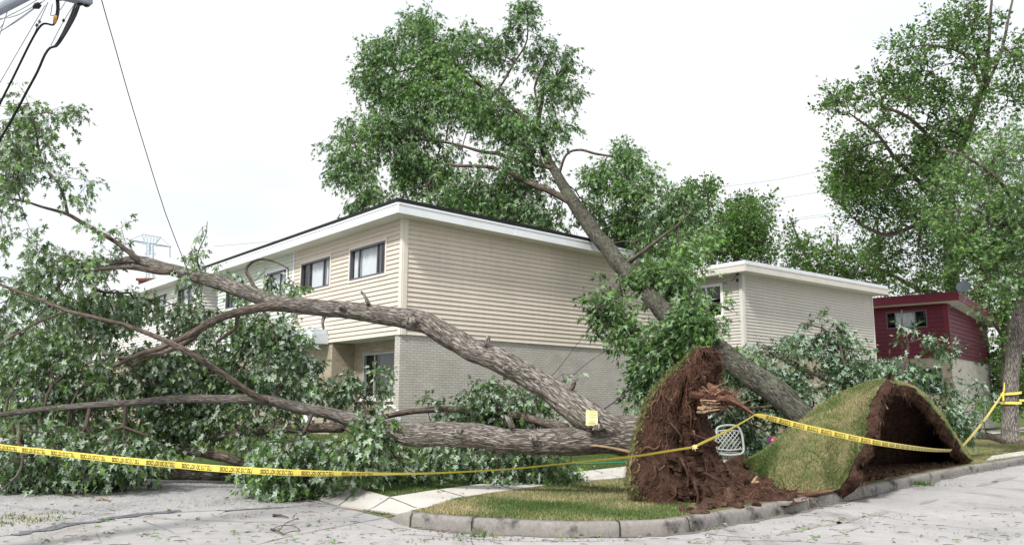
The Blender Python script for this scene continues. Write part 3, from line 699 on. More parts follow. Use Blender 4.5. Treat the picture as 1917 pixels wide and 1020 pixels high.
dish = empty('satellite_dish', P(1797, 568, 43.5), 'grey satellite dish on a bent mast at the corner of the maroon roof', 'dish')
mb = MB(); mb.tube(smooth_path([P(1779, 574, 43.6), P(1795, 573, 43.3), P(1805, 562, 43.2), P(1808, 552, 43.2), P(1808, 542, 43.2)], .1), .035, 7); mb.build('mast', M['galv'], dish)
c_ = P(1803, 537, 43.1); nr = Vector((-.55, -.75, .35)).normalized(); ax = nr.orthogonal().normalized(); ay = nr.cross(ax)
V = []; nring = 6
for i in range(nring+1):
    r_ = .36*i/nring
    for j in range(20): th = 2*math.pi*j/20; V.append(Vector(c_)+ax*r_*math.cos(th)+ay*r_*.85*math.sin(th)+nr*(r_*r_*.6))
Fd = [(i*20+j, i*20+(j+1) % 20, (i+1)*20+(j+1) % 20, (i+1)*20+j) for i in range(nring) for j in range(20)]
mesh('reflector', [tuple(v) for v in V], Fd, M['galv'], dish, smooth=True)
mb = MB(); mb.tube([P(1808, 552, 43.2), np.array(Vector(c_)+nr*.45)], .012, 5); mb.box(np.array(Vector(c_)+nr*.45)-.04, [.08, 0, 0], [0, .08, 0], [0, 0, .08]); mb.build('feed_arm', M['galv'], dish)

# ------------------------------------------------------------------ trees
LEAF_O = np.array([(0, 0), (.10, .06), (.35, .0), (.24, .14), (.12, .23), (.30, .31), (.53, .46), (.34, .49), (.29, .60), (.11, .43), (.10, .57), (.20, .73), (.08, .80), (0, 1.08)])
LEAF_O = np.vstack([LEAF_O, LEAF_O[1:-1][::-1]*[-1, 1]])
def leaf_template(detail=2):
    if detail == 2:
        P0 = np.vstack([[0, .36], LEAF_O]); z = -.35*np.abs(P0[:, 0])-.16*(P0[:, 1]-.3)**2*2
        n = len(LEAF_O); Fc = np.array([(0, 1+i, 1+(i+1) % n) for i in range(n)])
    elif detail == 1:
        q = np.array([(0, 0), (.35, .03), (.13, .23), (.52, .47), (.13, .45), (0, 1.05), (-.13, .45), (-.52, .47), (-.13, .23), (-.35, .03)])
        P0 = np.vstack([[0, .36], q]); z = -.3*np.abs(P0[:, 0]); n = len(q); Fc = np.array([(0, 1+i, 1+(i+1) % n) for i in range(n)])
    else:
        P0 = np.array([(0, 0), (.42, .35), (0, 1), (-.42, .4)]); z = np.array([0, -.12, 0, -.12]); Fc = np.array([(0, 1, 2), (0, 2, 3)])
    return np.hstack([P0, z[:, None]]), Fc
def leaves_mesh(name, pos, tip, nrm, size, tint, mat, parent, detail):
    T_, Fc = leaf_template(detail); n = len(pos); k = len(T_)
    tip = tip/np.linalg.norm(tip, axis=1)[:, None]
    nrm = nrm-tip*np.sum(tip*nrm, 1)[:, None]; nrm /= np.linalg.norm(nrm, axis=1)[:, None]+1e-9
    sd_ = np.cross(tip, nrm)
    wsc = rng.uniform(.6, 1.05, n); zsc = rng.uniform(-.2, 2.4, n)
    V = pos[:, None, :]+size[:, None, None]*(sd_[:, None, :]*(T_[None, :, 0:1]*wsc[:, None, None])+tip[:, None, :]*T_[None, :, 1:2]+nrm[:, None, :]*(T_[None, :, 2:3]*zsc[:, None, None]))
    Fa = (Fc[None]+(np.arange(n)*k)[:, None, None]).reshape(-1, 3)
    return mesh(name, V.reshape(-1, 3), Fa, mat, parent, tint=np.repeat(tint, k))
def segs_mesh(name, a, b, ra, rb, mat, parent, sides=5):
    d = b-a; L = np.linalg.norm(d, axis=1)[:, None]+1e-9; d = d/L
    h = np.where(np.abs(d[:, 2:3]) > .9, [[1.0, 0, 0]], [[0, 0, 1.0]]); u = np.cross(d, h); u /= np.linalg.norm(u, axis=1)[:, None]; v = np.cross(d, u)
    th = np.arange(sides)*2*math.pi/sides; cs = np.cos(th)[None, :, None]; sn = np.sin(th)[None, :, None]
    off = u[:, None, :]*cs+v[:, None, :]*sn
    b2 = b+d*(rb[:, None]*.6)
    V = np.concatenate([a[:, None, :]+off*ra[:, None, None], b2[:, None, :]+off*rb[:, None, None]], 1)
    j = np.arange(sides); Fq = np.stack([j, (j+1) % sides, sides+(j+1) % sides, sides+j], 1)
    Fa = (Fq[None]+(np.arange(len(a))*2*sides)[:, None, None]).reshape(-1, 4)
    uv = np.zeros((len(V)*2*sides, 2)); uv[:, 0] = np.tile(np.tile(th*.02, 2), len(V)); uv[:, 1] = rng.uniform(0, 1, len(uv))*.1
    return mesh(name, V.reshape(-1, 3), Fa, mat, parent, smooth=True, uv=uv)

def limb(name, rows, mat, parent, sides=28, step=.08, amp=.07, label=None, rs=1.0):
    """rows: (px,py,r_px,Y) traced centre line and half thickness in source pixels at that depth"""
    pts = []
    for (x, y, r, Y) in rows:
        p = P(x, y, Y); pts.append([*p, r*rs/F*Y*.97*(1+((x-CX)/F)**2)**-.4])
    pts = smooth_path(np.array(pts), step); c = pts[:, :3].copy(); rad = np.maximum(pts[:, 3], .004)
    nzv = np.stack([fbm(np.stack([np.arange(len(c))*step*1.1, np.full(len(c), 3.3*k+rows[0][0]), np.zeros(len(c))], 1), 3) for k in range(3)], 1)
    fade = sm(np.minimum(np.arange(len(c)), np.arange(len(c))[::-1])*step/.5)
    c += nzv*(rad*.35*fade)[:, None]
    def disp(rr, th, L, pp):
        A, B = np.meshgrid(L, th, indexing='ij'); r0 = rad.max()
        q = np.stack([np.cos(B).ravel()*r0*16, np.sin(B).ravel()*r0*16, A.ravel()*2.6], 1)
        rd = 1-2*np.abs(fbm(q, 3)); q2 = np.stack([np.cos(B).ravel()*1.4, np.sin(B).ravel()*1.4, A.ravel()*1.6+rows[0][1]], 1)
        lum = fbm(q2, 3)
        return rr*(1+amp*.55*(rd.reshape(rr.shape)-.5)+amp*1.9*lum.reshape(rr.shape))
    V, Fc, UV = tube_geo(c, rad, sides, True, disp)
    o = mesh(name, V, Fc, mat, parent, uv=UV, smooth=True)
    if label: o['label'] = label
    return o, np.hstack([c, rad[:, None]])

def grow(parent, skel, blobs, mat_leaf, mat_twig, leafsize=.12, nleaf=16, spread=.34, detail=2, droop=.5, flip=.35, minz=.03, pathw=.3, tintbias=0.0, upn=.6, twigs_name='twigs', leaf_name='foliage', maxr=.05, minr=.0035, ground=None, twigdens=1.0, upward=0.0, dens=1.0, void=-.16):
    """blobs: (px,py,rx,ry,Y,rY,count). Space-filling branching from the traced limbs into the blobs."""
    C = []
    for (x, y, rx, ry, Y, rY, cnt) in blobs:
        if parent is tA and x < 520 and 515 < y < 790 and Y < 15: Y += 1.3; rY *= .75
        cnt = max(2, int(cnt*dens*(.6 if (parent is tA and y < 500 and x < 260) else 1.1 if (parent is tA and y < 620) else 1.08 if parent is tA else 1)))
        q = rng.normal(size=(cnt, 3)); q /= np.linalg.norm(q, axis=1)[:, None]; q *= (rng.random((cnt, 1))**.42)
        for a, b, c in q: C.append(P(x+a*rx, y+b*ry, Y+c*rY))
    C = np.array(C); vd = fbm(C/(2.2*spread)+5.5, 2); C = C[vd > void+.10*rng.normal(size=len(C))*1.0]
    C += .18*spread*rng.normal(size=C.shape)
    if ground is not None: C[:, 2] = np.maximum(C[:, 2], ground(C)+.10+.25*rng.random(len(C)))
    S = np.concatenate(skel)
    N = [S[:, :3]]; n0 = len(S); par = [-1]*n0; pathd = [0.0]*n0
    pos = np.zeros((n0+len(C)*5, 3)); pos[:n0] = S[:, :3]; pd = np.zeros(len(pos)); cnt = n0
    d0 = np.array([np.min(np.linalg.norm(S[:, :3]-c, axis=1)) for c in C]); order = np.argsort(d0)
    leafn = []
    for ci in order:
        c = C[ci]; d = np.linalg.norm(pos[:cnt]-c, axis=1); k = int(np.argmin(d+pathw*pd[:cnt])); L = d[k]
        m = int(min(4, max(1, round(L/.3)))); prev = k; a = pos[k].copy()
        sag = np.array([0, 0, 1.0])*L*.10
        for t in range(1, m+1):
            f_ = t/m; q = a+(c-a)*f_+(sag*math.sin(math.pi*f_) if t < m else 0)+(rng.normal(size=3)*.035*L if t < m else 0)
            pos[cnt] = q; pd[cnt] = pd[prev]+L/m; par.append(prev); prev = cnt; cnt += 1
        leafn.append(prev)
    par = np.array(par); w_ = np.zeros(cnt); w_[leafn] += 1
    for i in range(cnt-1, n0-1, -1): w_[par[i]] += w_[i]
    rad = np.minimum(minr*np.sqrt(np.maximum(w_, 1))*1.0, maxr)
    idx = np.arange(n0, cnt); pa = par[idx]
    ra = np.where(pa < n0, np.minimum(rad[idx]*1.15, maxr), np.minimum(rad[np.maximum(pa, 0)], rad[idx]*1.5))
    # leaves + fine twigs
    lf = np.array(leafn); cc = pos[lf]; pdv = cc-pos[par[lf]]; pdv /= np.linalg.norm(pdv, axis=1)[:, None]+1e-9
    n = len(cc)
    nt_ = 3
    out_ = pdv[:, None, :]*.8+rng.normal(size=(n, nt_, 3))*.75; out_[:, :, 2] += upward-droop*.5
    out_ /= np.linalg.norm(out_, axis=2)[:, :, None]
    ln = spread*rng.uniform(.55, 1.25, (n, nt_, 1)); e1 = cc[:, None, :]+out_*ln; e1[:, :, 2] -= droop*ln[:, :, 0]*.35
    A = np.concatenate([pos[pa], np.repeat(cc, nt_, 0)]); B = np.concatenate([pos[idx], e1.reshape(-1, 3)])
    RA = np.concatenate([ra, np.full(n*nt_, minr)]); RB = np.concatenate([rad[idx], np.full(n*nt_, minr*.5)])
    segs_mesh(twigs_name, A, B, RA, RB, mat_twig, parent, 5 if detail else 3)
    per = max(1, nleaf//nt_)
    t = rng.uniform(.15, 1.08, (n, nt_, per, 1)); base = cc[:, None, None, :]*(1-t)+e1[:, :, None, :]*t
    jit = rng.normal(size=(n, nt_, per, 3))*.55; tip = out_[:, :, None, :]*.7+jit; tip[..., 2] += upward*.4-droop
    posl = base+jit*leafsize*.55
    nr_ = rng.normal(size=(n, nt_, per, 3))*.55; nr_[..., 2] += upn
    fl = rng.random((n, 1, 1, 1)) < flip; fl = fl ^ (rng.random((n, nt_, per, 1)) < .15); nr_ = np.where(fl, -nr_, nr_)
    cl = fbm(cc*.55, 3); tn = np.clip(.42+.75*cl[:, None, None]+rng.normal(size=(n, nt_, per))*.26+tintbias, 0, 1)
    posl = posl.reshape(-1, 3); tip = tip.reshape(-1, 3); nr_ = nr_.reshape(-1, 3); tn = tn.ravel()
    if ground is not None:
        g = ground(posl); low = posl[:, 2] < g+.06; posl[low, 2] = g[low]+rng.uniform(.02, .12, low.sum()); tip[low, 2] = np.abs(tip[low, 2])*.1
    sz = leafsize*rng.uniform(.45, 1.3, len(posl))
    leaves_mesh(leaf_name, posl, tip, nr_, sz, tn, mat_leaf, parent, detail)
    return len(posl)
def gzero(p):
    ins = inside(p[:, :2], bound); return np.where(ins, height(p[:, :2]), 0.0)

# ---- tree A: uprooted, fallen to the left across the street
tA = empty('fallen_tree', G(1200, 905, .15), 'huge uprooted silver maple fallen to the left with a yellow notice on its trunk', 'tree')
sk = []
def LA(name, rows, **kw):
    mat = kw.pop('mat', M['bark']); kw.setdefault('rs', .94); o, s = limb(name, rows, mat, tA, **kw); sk.append(s); return o
LA('trunk', [(1230, 826, 44, 12.1), (1190, 820, 43, 12.0), (1150, 818, 37, 12.0), (1100, 823, 30, 12.0), (1040, 824, 27, 12.1), (960, 822, 25, 12.2), (880, 818, 24.5, 12.3), (800, 812, 24, 12.5), (735, 806, 21, 12.7),
             (680, 792, 17, 12.9), (620, 775, 12.5, 13.1), (560, 763, 11, 13.2), (490, 748, 10, 13.3), (420, 748, 9, 13.4), (340, 747, 8.5, 13.5), (260, 754, 8, 13.6), (180, 757, 7.5, 13.7), (100, 765, 7, 13.8), (40, 771, 6, 13.8), (-60, 782, 5, 13.8)], sides=72, step=.045, amp=.09)
LA('limb', [(1185, 812, 30, 12.1), (1150, 804, 32, 12.0), (1110, 785, 32, 12.0), (1070, 756, 28, 12.05), (1030, 727, 25, 12.1), (980, 697, 24, 12.2), (930, 673, 23.5, 12.3), (880, 652, 23, 12.45), (835, 627, 22.5, 12.6), (800, 606, 22, 12.7), (772, 597, 22, 12.75),
            (735, 592, 19, 12.8), (680, 584, 18, 12.9), (620, 577, 17, 13.0), (560, 570, 17, 13.1), (515, 566, 17, 13.2), (470, 549, 16, 13.3), (420, 533, 15, 13.4), (370, 518, 13.5, 13.5), (310, 502, 12.5, 13.6), (270, 490, 11.5, 13.7), (240, 487, 9, 13.7),
            (200, 495, 8, 13.8), (165, 500, 6, 13.9), (120, 515, 4, 14)], sides=64, step=.045, amp=.09)
LA('limb', [(262, 490, 8, 13.65), (242, 472, 5.5, 13.6), (215, 452, 5, 13.6), (180, 432, 5, 13.6), (150, 415, 4.5, 13.6), (125, 401, 4, 13.6), (80, 388, 3, 13.6), (40, 376, 2.6, 13.5), (-20, 368, 2, 13.4)], sides=14, step=.06, mat=M['bark_brown'], amp=.05)
LA('limb', [(127, 402, 3.6, 13.6), (120, 370, 3.2, 13.6), (108, 342, 3, 13.5), (90, 322, 2.7, 13.5), (77, 295, 2.4, 13.4), (70, 262, 2, 13.4), (62, 228, 1.5, 13.3), (52, 205, 1, 13.3)], sides=10, step=.06, mat=M['bark_brown'], amp=.05)
LA('limb', [(330, 508, 7, 13.5), (300, 509, 6.5, 13.3), (245, 500, 5.5, 13.2), (200, 502, 4.5, 13.2), (150, 510, 3.5, 13.2)], sides=14, step=.06, mat=M['bark_brown'], amp=.05)
LA('limb', [(545, 572, 13, 13.15), (515, 573, 11, 13.1), (480, 577, 9.5, 13.0), (440, 586, 9, 12.95), (400, 601, 8.5, 12.9), (365, 622, 8, 12.9), (335, 636, 7, 12.9), (300, 652, 6.5, 12.9), (260, 664, 5, 13), (212, 686, 4, 13)], sides=24, step=.06, mat=M['bark_brown'], amp=.06)
LA('limb', [(376, 614, 7, 12.95), (355, 636, 6.5, 13.1), (320, 654, 5.5, 13.3), (270, 664, 4, 13.5), (225, 670, 3, 13.7)], sides=14, step=.06, mat=M['bark_brown'], amp=.06)
LA('limb', [(510, 752, 9, 13.3), (480, 742, 7.5, 13.1), (440, 715, 7, 12.9), (400, 688, 6.5, 12.7), (350, 657, 6, 12.5), (300, 633, 5.5, 12.5), (240, 610, 5, 12.5), (190, 597, 4.5, 12.5), (130, 582, 4.5, 12.6), (75, 560, 4, 12.7), (20, 540, 3.5, 12.8), (-30, 520, 3, 12.8)], sides=18, step=.06, mat=M['bark_brown'], amp=.06)
LA('limb', [(125, 583, 3.5, 12.6), (100, 592, 3, 12.5), (60, 608, 3, 12.4), (25, 628, 2.5, 12.3), (-10, 650, 2, 12.3)], sides=10, step=.06, mat=M['bark_brown'], amp=.05)
LA('limb', [(445, 590, 5, 13.05), (440, 615, 4, 13.2), (425, 625, 4, 13.4), (405, 640, 3, 13.6)], sides=10, step=.06, mat=M['bark_brown'], amp=.05)
LA('limb', [(500, 556, 7, 13.3), (478, 540, 5, 13.4), (468, 522, 4, 13.5), (460, 505, 3.5, 13.6), (470, 492, 3, 13.6), (492, 485, 2.5, 13.6), (520, 492, 2, 13.6), (540, 503, 1.5, 13.6)], sides=10, step=.06, mat=M['bark_brown'], amp=.05)
LA('limb', [(395, 530, 4, 13.5), (380, 515, 2.5, 13.5), (370, 490, 2, 13.5), (372, 470, 1.5, 13.5), (385, 440, 1, 13.4), (388, 415, .8, 13.4)], sides=8, step=.06, mat=M['bark_brown'], amp=.05)
LA('limb', [(1060, 800, 9, 13.2), (1020, 792, 9, 13.6), (975, 780, 8, 13.9), (930, 771, 7.5, 14.2), (880, 768, 7, 14.4), (820, 766, 6.5, 14.5), (770, 770, 6, 14.6), (720, 780, 5, 14.7), (690, 786, 3, 14.8)], sides=18, step=.06, mat=M['bark_brown'], amp=.06)
LA('limb', [(640, 800, 10, 13.5), (560, 800, 10, 14.2), (480, 806, 10, 14.8), (420, 815, 10, 15.1), (350, 822, 9, 15.4), (260, 820, 8, 15.6), (160, 810, 6, 15.8), (60, 800, 4, 16)], sides=22, step=.08, mat=M['bark_brown'], amp=.07)
LA('limb', [(600, 850, 9, 14.2), (530, 842, 9, 14.6), (470, 868, 9, 14.8), (420, 856, 10, 15), (360, 845, 10, 15.1), (300, 838, 8, 15.3), (220, 840, 7, 15.5), (120, 850, 5, 15.6)], sides=22, step=.08, mat=M['bark_brown'], amp=.07)
LA('limb', [(480, 893, 10, 15.2), (420, 889, 12, 15.3), (350, 887, 12, 15.4), (280, 885, 11, 15.5), (220, 884, 9, 15.7), (120, 880, 6, 15.8)], sides=22, step=.08, mat=M['bark_mossy'], amp=.07)
LA('limb', [(35, 790, 3, 13.2), (36, 830, 3.5, 13.0), (42, 860, 3, 12.9), (32, 890, 3, 12.8), (5, 915, 2, 12.8)], sides=8, step=.06, mat=M['bark_brown'], amp=.05)
for rows in ([(905, 655, 6, 12.3), (912, 640, 5, 12.2), (914, 628, 3.5, 12.2)], [(1062, 735, 5, 12.0), (1072, 722, 4.5, 11.95), (1075, 712, 3.5, 11.9)], [(960, 800, 6, 12.05), (952, 786, 5, 12.0), (945, 777, 3, 12.0)], [(690, 570, 4, 12.8), (684, 556, 3, 12.8), (676, 545, 2, 12.8)], [(610, 585, 4, 13), (604, 602, 3, 13), (606, 616, 2, 13)]):
    limb('broken_stub', rows, M['bark'], tA, sides=14, step=.02, amp=.3)
for (x, y, r, Y) in ((770, 600, 9, 12.6), (1000, 820, 8, 11.95), (860, 806, 7, 12.1), (640, 575, 6, 12.85), (950, 690, 7, 12.05), (1120, 800, 10, 11.75)):
    c = P(x, y, Y-.06); V = []; rr = r/F*Y
    for i in range(13):
        for j in range(20):
            a_, b_ = math.pi*i/12, 2*math.pi*j/20; V.append((math.sin(a_)*math.cos(b_)*1.5, math.cos(a_)*.8, math.sin(a_)*math.sin(b_)))
    V = np.array(V); V = V*(1+.35*fbm(V*2.2+x, 3)+.2*fbm(V*7+x, 2))[:, None]*rr*.8+c
    mesh('knot', V, [(i*20+j, i*20+(j+1) % 20, (i+1)*20+(j+1) % 20, (i+1)*20+j) for i in range(12) for j in range(20)], M['bark'], tA, uv=V[:, [0, 2]], smooth=True)
B_ = []
def bl(x, y, rx, ry, Y, rY, n): B_.append((x, y, rx, ry, Y, rY, n))
# sparse sky part
bl(62, 215, 45, 28, 13.4, .5, 26); bl(125, 208, 36, 16, 13.4, .3, 16); bl(20, 190, 28, 22, 13.4, .4, 10); bl(40, 265, 55, 50, 13.4, .6, 50); bl(20, 330, 50, 60, 13.3, .8, 70); bl(85, 310, 40, 60, 13.4, .5, 44)
bl(130, 350, 45, 45, 13.6, .5, 44); bl(180, 385, 35, 25, 13.6, .4, 18); bl(150, 330, 20, 20, 13.5, .3, 8); bl(140, 435, 60, 28, 13.6, .5, 40); bl(205, 445, 40, 26, 13.7, .4, 22)
bl(50, 440, 70, 60, 13.4, .8, 70); bl(120, 480, 80, 32, 13.6, .7, 80); bl(190, 490, 70, 28, 13.7, .6, 36)
# dense middle
bl(60, 565, 100, 65, 13.4, 1.0, 150); bl(180, 570, 90, 48, 13.7, 1.1, 90); bl(290, 580, 55, 36, 14.1, 1.0, 38); bl(60, 680, 110, 80, 13.4, 1.2, 260)
bl(180, 680, 90, 80, 13.6, 1.2, 240); bl(290, 700, 90, 70, 13.9, 1.2, 220); bl(360, 590, 45, 34, 14.2, .8, 36); bl(400, 670, 60, 40, 14.2, 1.0, 52)
bl(440, 535, 50, 22, 13.8, .7, 22); bl(520, 525, 45, 35, 13.6, .5, 22); bl(385, 455, 45, 50, 13.5, .3, 12); bl(350, 500, 40, 20, 13.6, .3, 8)
bl(515, 640, 58, 55, 13.9, .5, 125); bl(540, 690, 55, 42, 13.8, .6, 80); bl(460, 620, 50, 50, 14.0, .8, 60); bl(480, 700, 90, 50, 14.2, 1.0, 100)
bl(70, 835, 120, 48, 13.6, .9, 190); bl(200, 838, 90, 42, 13.9, 1.0, 140); bl(120, 770, 150, 40, 15, .8, 110); bl(330, 772, 110, 42, 14.2, 1.0, 170); bl(90, 870, 110, 42, 13.8, 1.0, 180); bl(185, 872, 50, 36, 14.2, .7, 60); bl(285, 835, 40, 26, 14.0, .4, 26); bl(370, 838, 30, 20, 14.0, .3, 12)
bl(450, 785, 80, 40, 13.6, .9, 100); bl(425, 862, 14, 26, 13.8, .2, 9); bl(395, 860, 8, 22, 13.8, .2, 4); bl(550, 862, 75, 58, 12.7, .6, 180); bl(635, 858, 72, 40, 12.5, .4, 140); bl(700, 810, 35, 38, 12.5, .3, 44)
bl(570, 905, 50, 28, 12.7, .5, 60); bl(505, 880, 45, 32, 13.2, .5, 55); bl(140, 630, 180, 100, 15.5, 1.0, 110); bl(350, 720, 150, 100, 15.6, .9, 150)
# between trunk and house
bl(550, 740, 50, 36, 15.5, .8, 45); bl(650, 732, 65, 42, 16.5, 1.0, 50); bl(700, 700, 55, 30, 16.8, .7, 18); bl(860, 770, 85, 50, 14.4, .7, 125); bl(950, 765, 80, 45, 14.2, .6, 90); bl(900, 725, 55, 30, 14.5, .4, 18)
bl(1010, 690, 60, 14, 14.1, .3, 8); bl(925, 655, 28, 12, 14.4, .2, 5); bl(880, 858, 130, 38, 13.9, .7, 150); bl(780, 860, 90, 45, 13.8, .6, 90); bl(1020, 870, 80, 26, 13.9, .5, 40); bl(1000, 830, 80, 25, 13.9, .5, 30)
nl = grow(tA, sk, B_, M['leaf'], M['twig'], dens=1.0, void=-.04, leafsize=.115, nleaf=20, spread=.30, detail=2, droop=1.15, flip=.34, upn=.3, pathw=.3, maxr=.035, ground=gzero)
print('leaves A', nl)
# notice pinned on the trunk
c0 = P(1108, 782, 11.66); ax = _r*1.0; 
note = empty('paper_notice', c0, 'yellow paper notice pinned to the thick fork of the fallen trunk', 'notice')
Rr = np.array([.985, .10, -.06]); Rr /= np.linalg.norm(Rr); Uu = np.array([.05, .12, .99]); Uu -= Rr*np.dot(Rr, Uu); Uu /= np.linalg.norm(Uu); Nn = np.cross(Rr, Uu)
if Nn[1] > 0: Nn = -Nn
wN, hN = .17, .215; V = []; 
for j in range(7):
    for i in range(6):
        a = (i/5-.5)*wN; b = (j/6-.5)*hN; V.append(c0+Rr*a+Uu*b-Nn*(.25*a*a*4)+Nn*.012*math.sin(j*1.1))
mesh('sheet', V, [(j*6+i, j*6+i+1, (j+1)*6+i+1, (j+1)*6+i) for j in range(6) for i in range(5)], M['paper'], note, smooth=True)
mb = MB()
for (yy, x0, x1) in ((.075, -.03, .03), (.045, -.06, .055), (.035, -.055, .05), (.01, -.05, .055), (0, -.055, .03), (-.035, -.03, .03), (-.045, -.035, .03), (-.065, -.055, .05), (-.078, -.055, .05)):
    x = x0
    while x < x1:
        l = random.uniform(.006, .016); q = c0+Rr*x+Uu*yy+Nn*(.0195-.0); mb.quad(q, q+Rr*l, q+Rr*l+Uu*.006, q+Uu*.006); x += l+.004
mb.build('handwriting', M['ink_grey'], note)

# ---- root plate of tree A
def loft_soil():
    rows = [(652, 1306, 1330, 11.9, 12.0, .05), (664, 1294, 1336, 11.8, 12.1, .12), (690, 1266, 1336, 11.7, 12.2, .2), (715, 1243, 1330, 11.6, 12.3, .26), (745, 1220, 1316, 11.5, 12.4, .30), (780, 1204, 1314, 11.45, 12.4, .34), (815, 1191, 1320, 11.4, 12.4, .38),
            (850, 1185, 1332, 11.35, 12.4, .43), (880, 1181, 1342, 11.3, 12.35, .5), (905, 1180, 1350, 11.25, 12.3, .54), (930, 1196, 1362, 11.2, 12.25, .56), (952, 1225, 1358, 11.1, 12.2, .56), (975, 1240, 1350, 11.1, 12.2, .5)]
    rows = smooth_path(np.array([[r[0]/100, *r[1:]] for r in rows], float), .04); n = len(rows); m = 150
    th = np.linspace(0, 2*math.pi, m, endpoint=False); V = []; 
    for r in rows:
        pl = P(r[1], r[0]*100, r[3]); pr = P(r[2], r[0]*100, r[4]); c = (pl+pr)/2; h = (pr-pl)/2; u = h/np.linalg.norm(h); nn = np.array([u[1], -u[0], 0]); nn /= np.linalg.norm(nn)  # toward camera
        for t in th:
            ct, st = math.cos(t), math.sin(t); s_ = np.sign(st)*abs(st)**.8
            V.append(c+h*np.sign(ct)*abs(ct)**.85+nn*s_*r[5]*(.75 if st > 0 else .5)+np.array([0, 0, 0]))
    V = np.array(V); c = V.reshape(n, m, 3).mean(1).repeat(m, 0); d = V-c; d[:, 2] = 0; d /= np.linalg.norm(d, axis=1)[:, None]+1e-9
    tt = np.tile(th, n); back_ = (np.cos(tt) < -.55) | (np.sin(tt) < 0)
    nz1 = fbm(V*[3.2, 3.2, 1.6], 4); nz2 = fbm(V*[16, 16, 5.5], 4); nz3 = fbm(V*[45, 45, 12], 2)
    amp = np.where(back_, .25, np.where(np.cos(tt) > .75, .4, 1.0))
    nzr = 1-2*np.abs(fbm(V*[5.5, 5.5, 1.5]+9, 3)); V = V+d*((nz1*.30+nz2*.16+nz3*.05+nzr*.14-.05)*amp)[:, None]+np.stack([0*nz1, 0*nz1, nz1*.05*(np.arange(n).repeat(m) < 6)], 1)
    i = np.arange(n-1)[:, None]*m; j = np.arange(m)[None, :]; a = (i+j).ravel(); b = (i+(j+1) % m).ravel()
    Fq = np.stack([a, b, b+m, a+m], 1).astype(int)
    Fl = [tuple(q) for q in Fq.tolist()]+[tuple(range(m))]
    turf = (np.tile(th, n-1) > math.pi*.985) & (np.tile(th, n-1) < math.pi*1.9)
    mi = np.concatenate([turf.astype(int), [0]])
    return V.reshape(n, m, 3), V, Fl, mi, th
Vg, V, Fl, mi, th = loft_soil()
rp = mesh('root_plate', V, Fl, None, tA, smooth=True, matidx=mi, mats=[M['soil'], M['turf']])
rp['label'] = 'upturned plate of dark soil and roots standing on edge'
# root strands over the soil face
def strands(name, Vg, jr, n, mat, parent, rmin=.003, rmax=.012, lmin=.15, lmax=.7, outw=.03, down=1.0, irange=(0, 1), sep=False):
    mb = MB(); nr_, m_, _ = Vg.shape; cen = Vg.mean(1)
    for k in range(n):
        i = random.randint(int(nr_*irange[0]), int(nr_*irange[1])-1); j = random.randint(*jr) % m_
        p = Vg[i, j].copy(); o_ = p-cen[i]; o_[2] = 0; o_ /= np.linalg.norm(o_)+1e-9
        d = np.array([random.gauss(0, .55), random.gauss(0, .3), -down*random.uniform(.3, 1.2)])+o_*.25; d /= np.linalg.norm(d)
        L = random.uniform(lmin, lmax); st = .05; pts = [p-o_*.02]; q = p+o_*outw*random.uniform(-.4, 1.2)
        for t in range(max(3, int(L/st))):
            pts.append(q.copy()); d += np.array([random.gauss(0, .25), random.gauss(0, .25), random.gauss(-.08*down, .22)]); d /= np.linalg.norm(d); q = q+d*st
            ii = int(np.argmin(np.abs(cen[:, 2]-q[2]))); row = Vg[ii]; dd_ = np.linalg.norm(row-q, axis=1); jj = int(np.argmin(dd_)); s_ = row[jj]; oo = s_-cen[ii]; oo[2] = 0; oo /= np.linalg.norm(oo)+1e-9
            q = q*.6+(s_+oo*outw*random.uniform(0, 1.3))*.4
            if q[2] < .1: break
        r0 = random.uniform(rmin, rmax)**1; nn_ = len(pts); mb.tube(np.array(pts), np.linspace(r0, r0*.25, nn_), 5, False)
        if sep: mb.build(name, mat, parent, True); mb = MB()
    if sep: return None
    return mb.build(name, mat, parent, True)
m_ = Vg.shape[1]
tag(strands('fine_roots', Vg, (int(-m_*.04), int(m_*.52)), 1400, M['root'], tA, .0015, .0055, .08, .45, down=1.7), kind='stuff')
strands('root', Vg, (int(-m_*.04), int(m_*.5)), 14, M['root'], tA, .009, .018, .3, .8, sep=True)
strands('pale_root', Vg, (int(m_*.0), int(m_*.5)), 34, M['root_pale'], tA, .003, .008, .08, .3, sep=True)
mb = MB()
for k in range(260):
    i = random.randint(6, Vg.shape[0]-3); j = random.randint(2, int(m_*.48)); p = Vg[i, j]; r_ = random.uniform(.004, .016)
    mb.box(p-[r_, r_, r_], [2*r_, random.uniform(-r_, r_), 0], [0, 2*r_, random.uniform(-r_, r_)], [random.uniform(-r_, r_), 0, 1.6*r_])
tag(mb.build('crumbs', M['soil_red'], tA), kind='stuff')
for (x, y, dx, dy, r_, Y) in ((1252, 790, 18, 22, 4, 11.25), (1275, 858, 10, 30, 4.5, 11.1), (1228, 868, -6, 26, 3.5, 11.1), (1292, 812, 30, 10, 4, 11.25), (1318, 885, 24, 14, 4, 11.15), (1240, 740, 20, 14, 3, 11.4), (1300, 900, 4, 34, 5, 11.0), (1270, 905, -14, 26, 3.5, 11.0)):
    limb('broken_root', [(x, y, r_*.8, Y+.3), (x+dx*.4, y+dy*.3, r_*.62, Y), (x+dx*.7+4, y+dy*.8, r_*.5, Y-.04), (x+dx*1.3, y+dy*1.3, r_*.42, Y-.02), (x+dx*1.5-3, y+dy*1.8, r_*.3, Y)], M['root_dark'], tA, sides=12, step=.02, amp=.3)
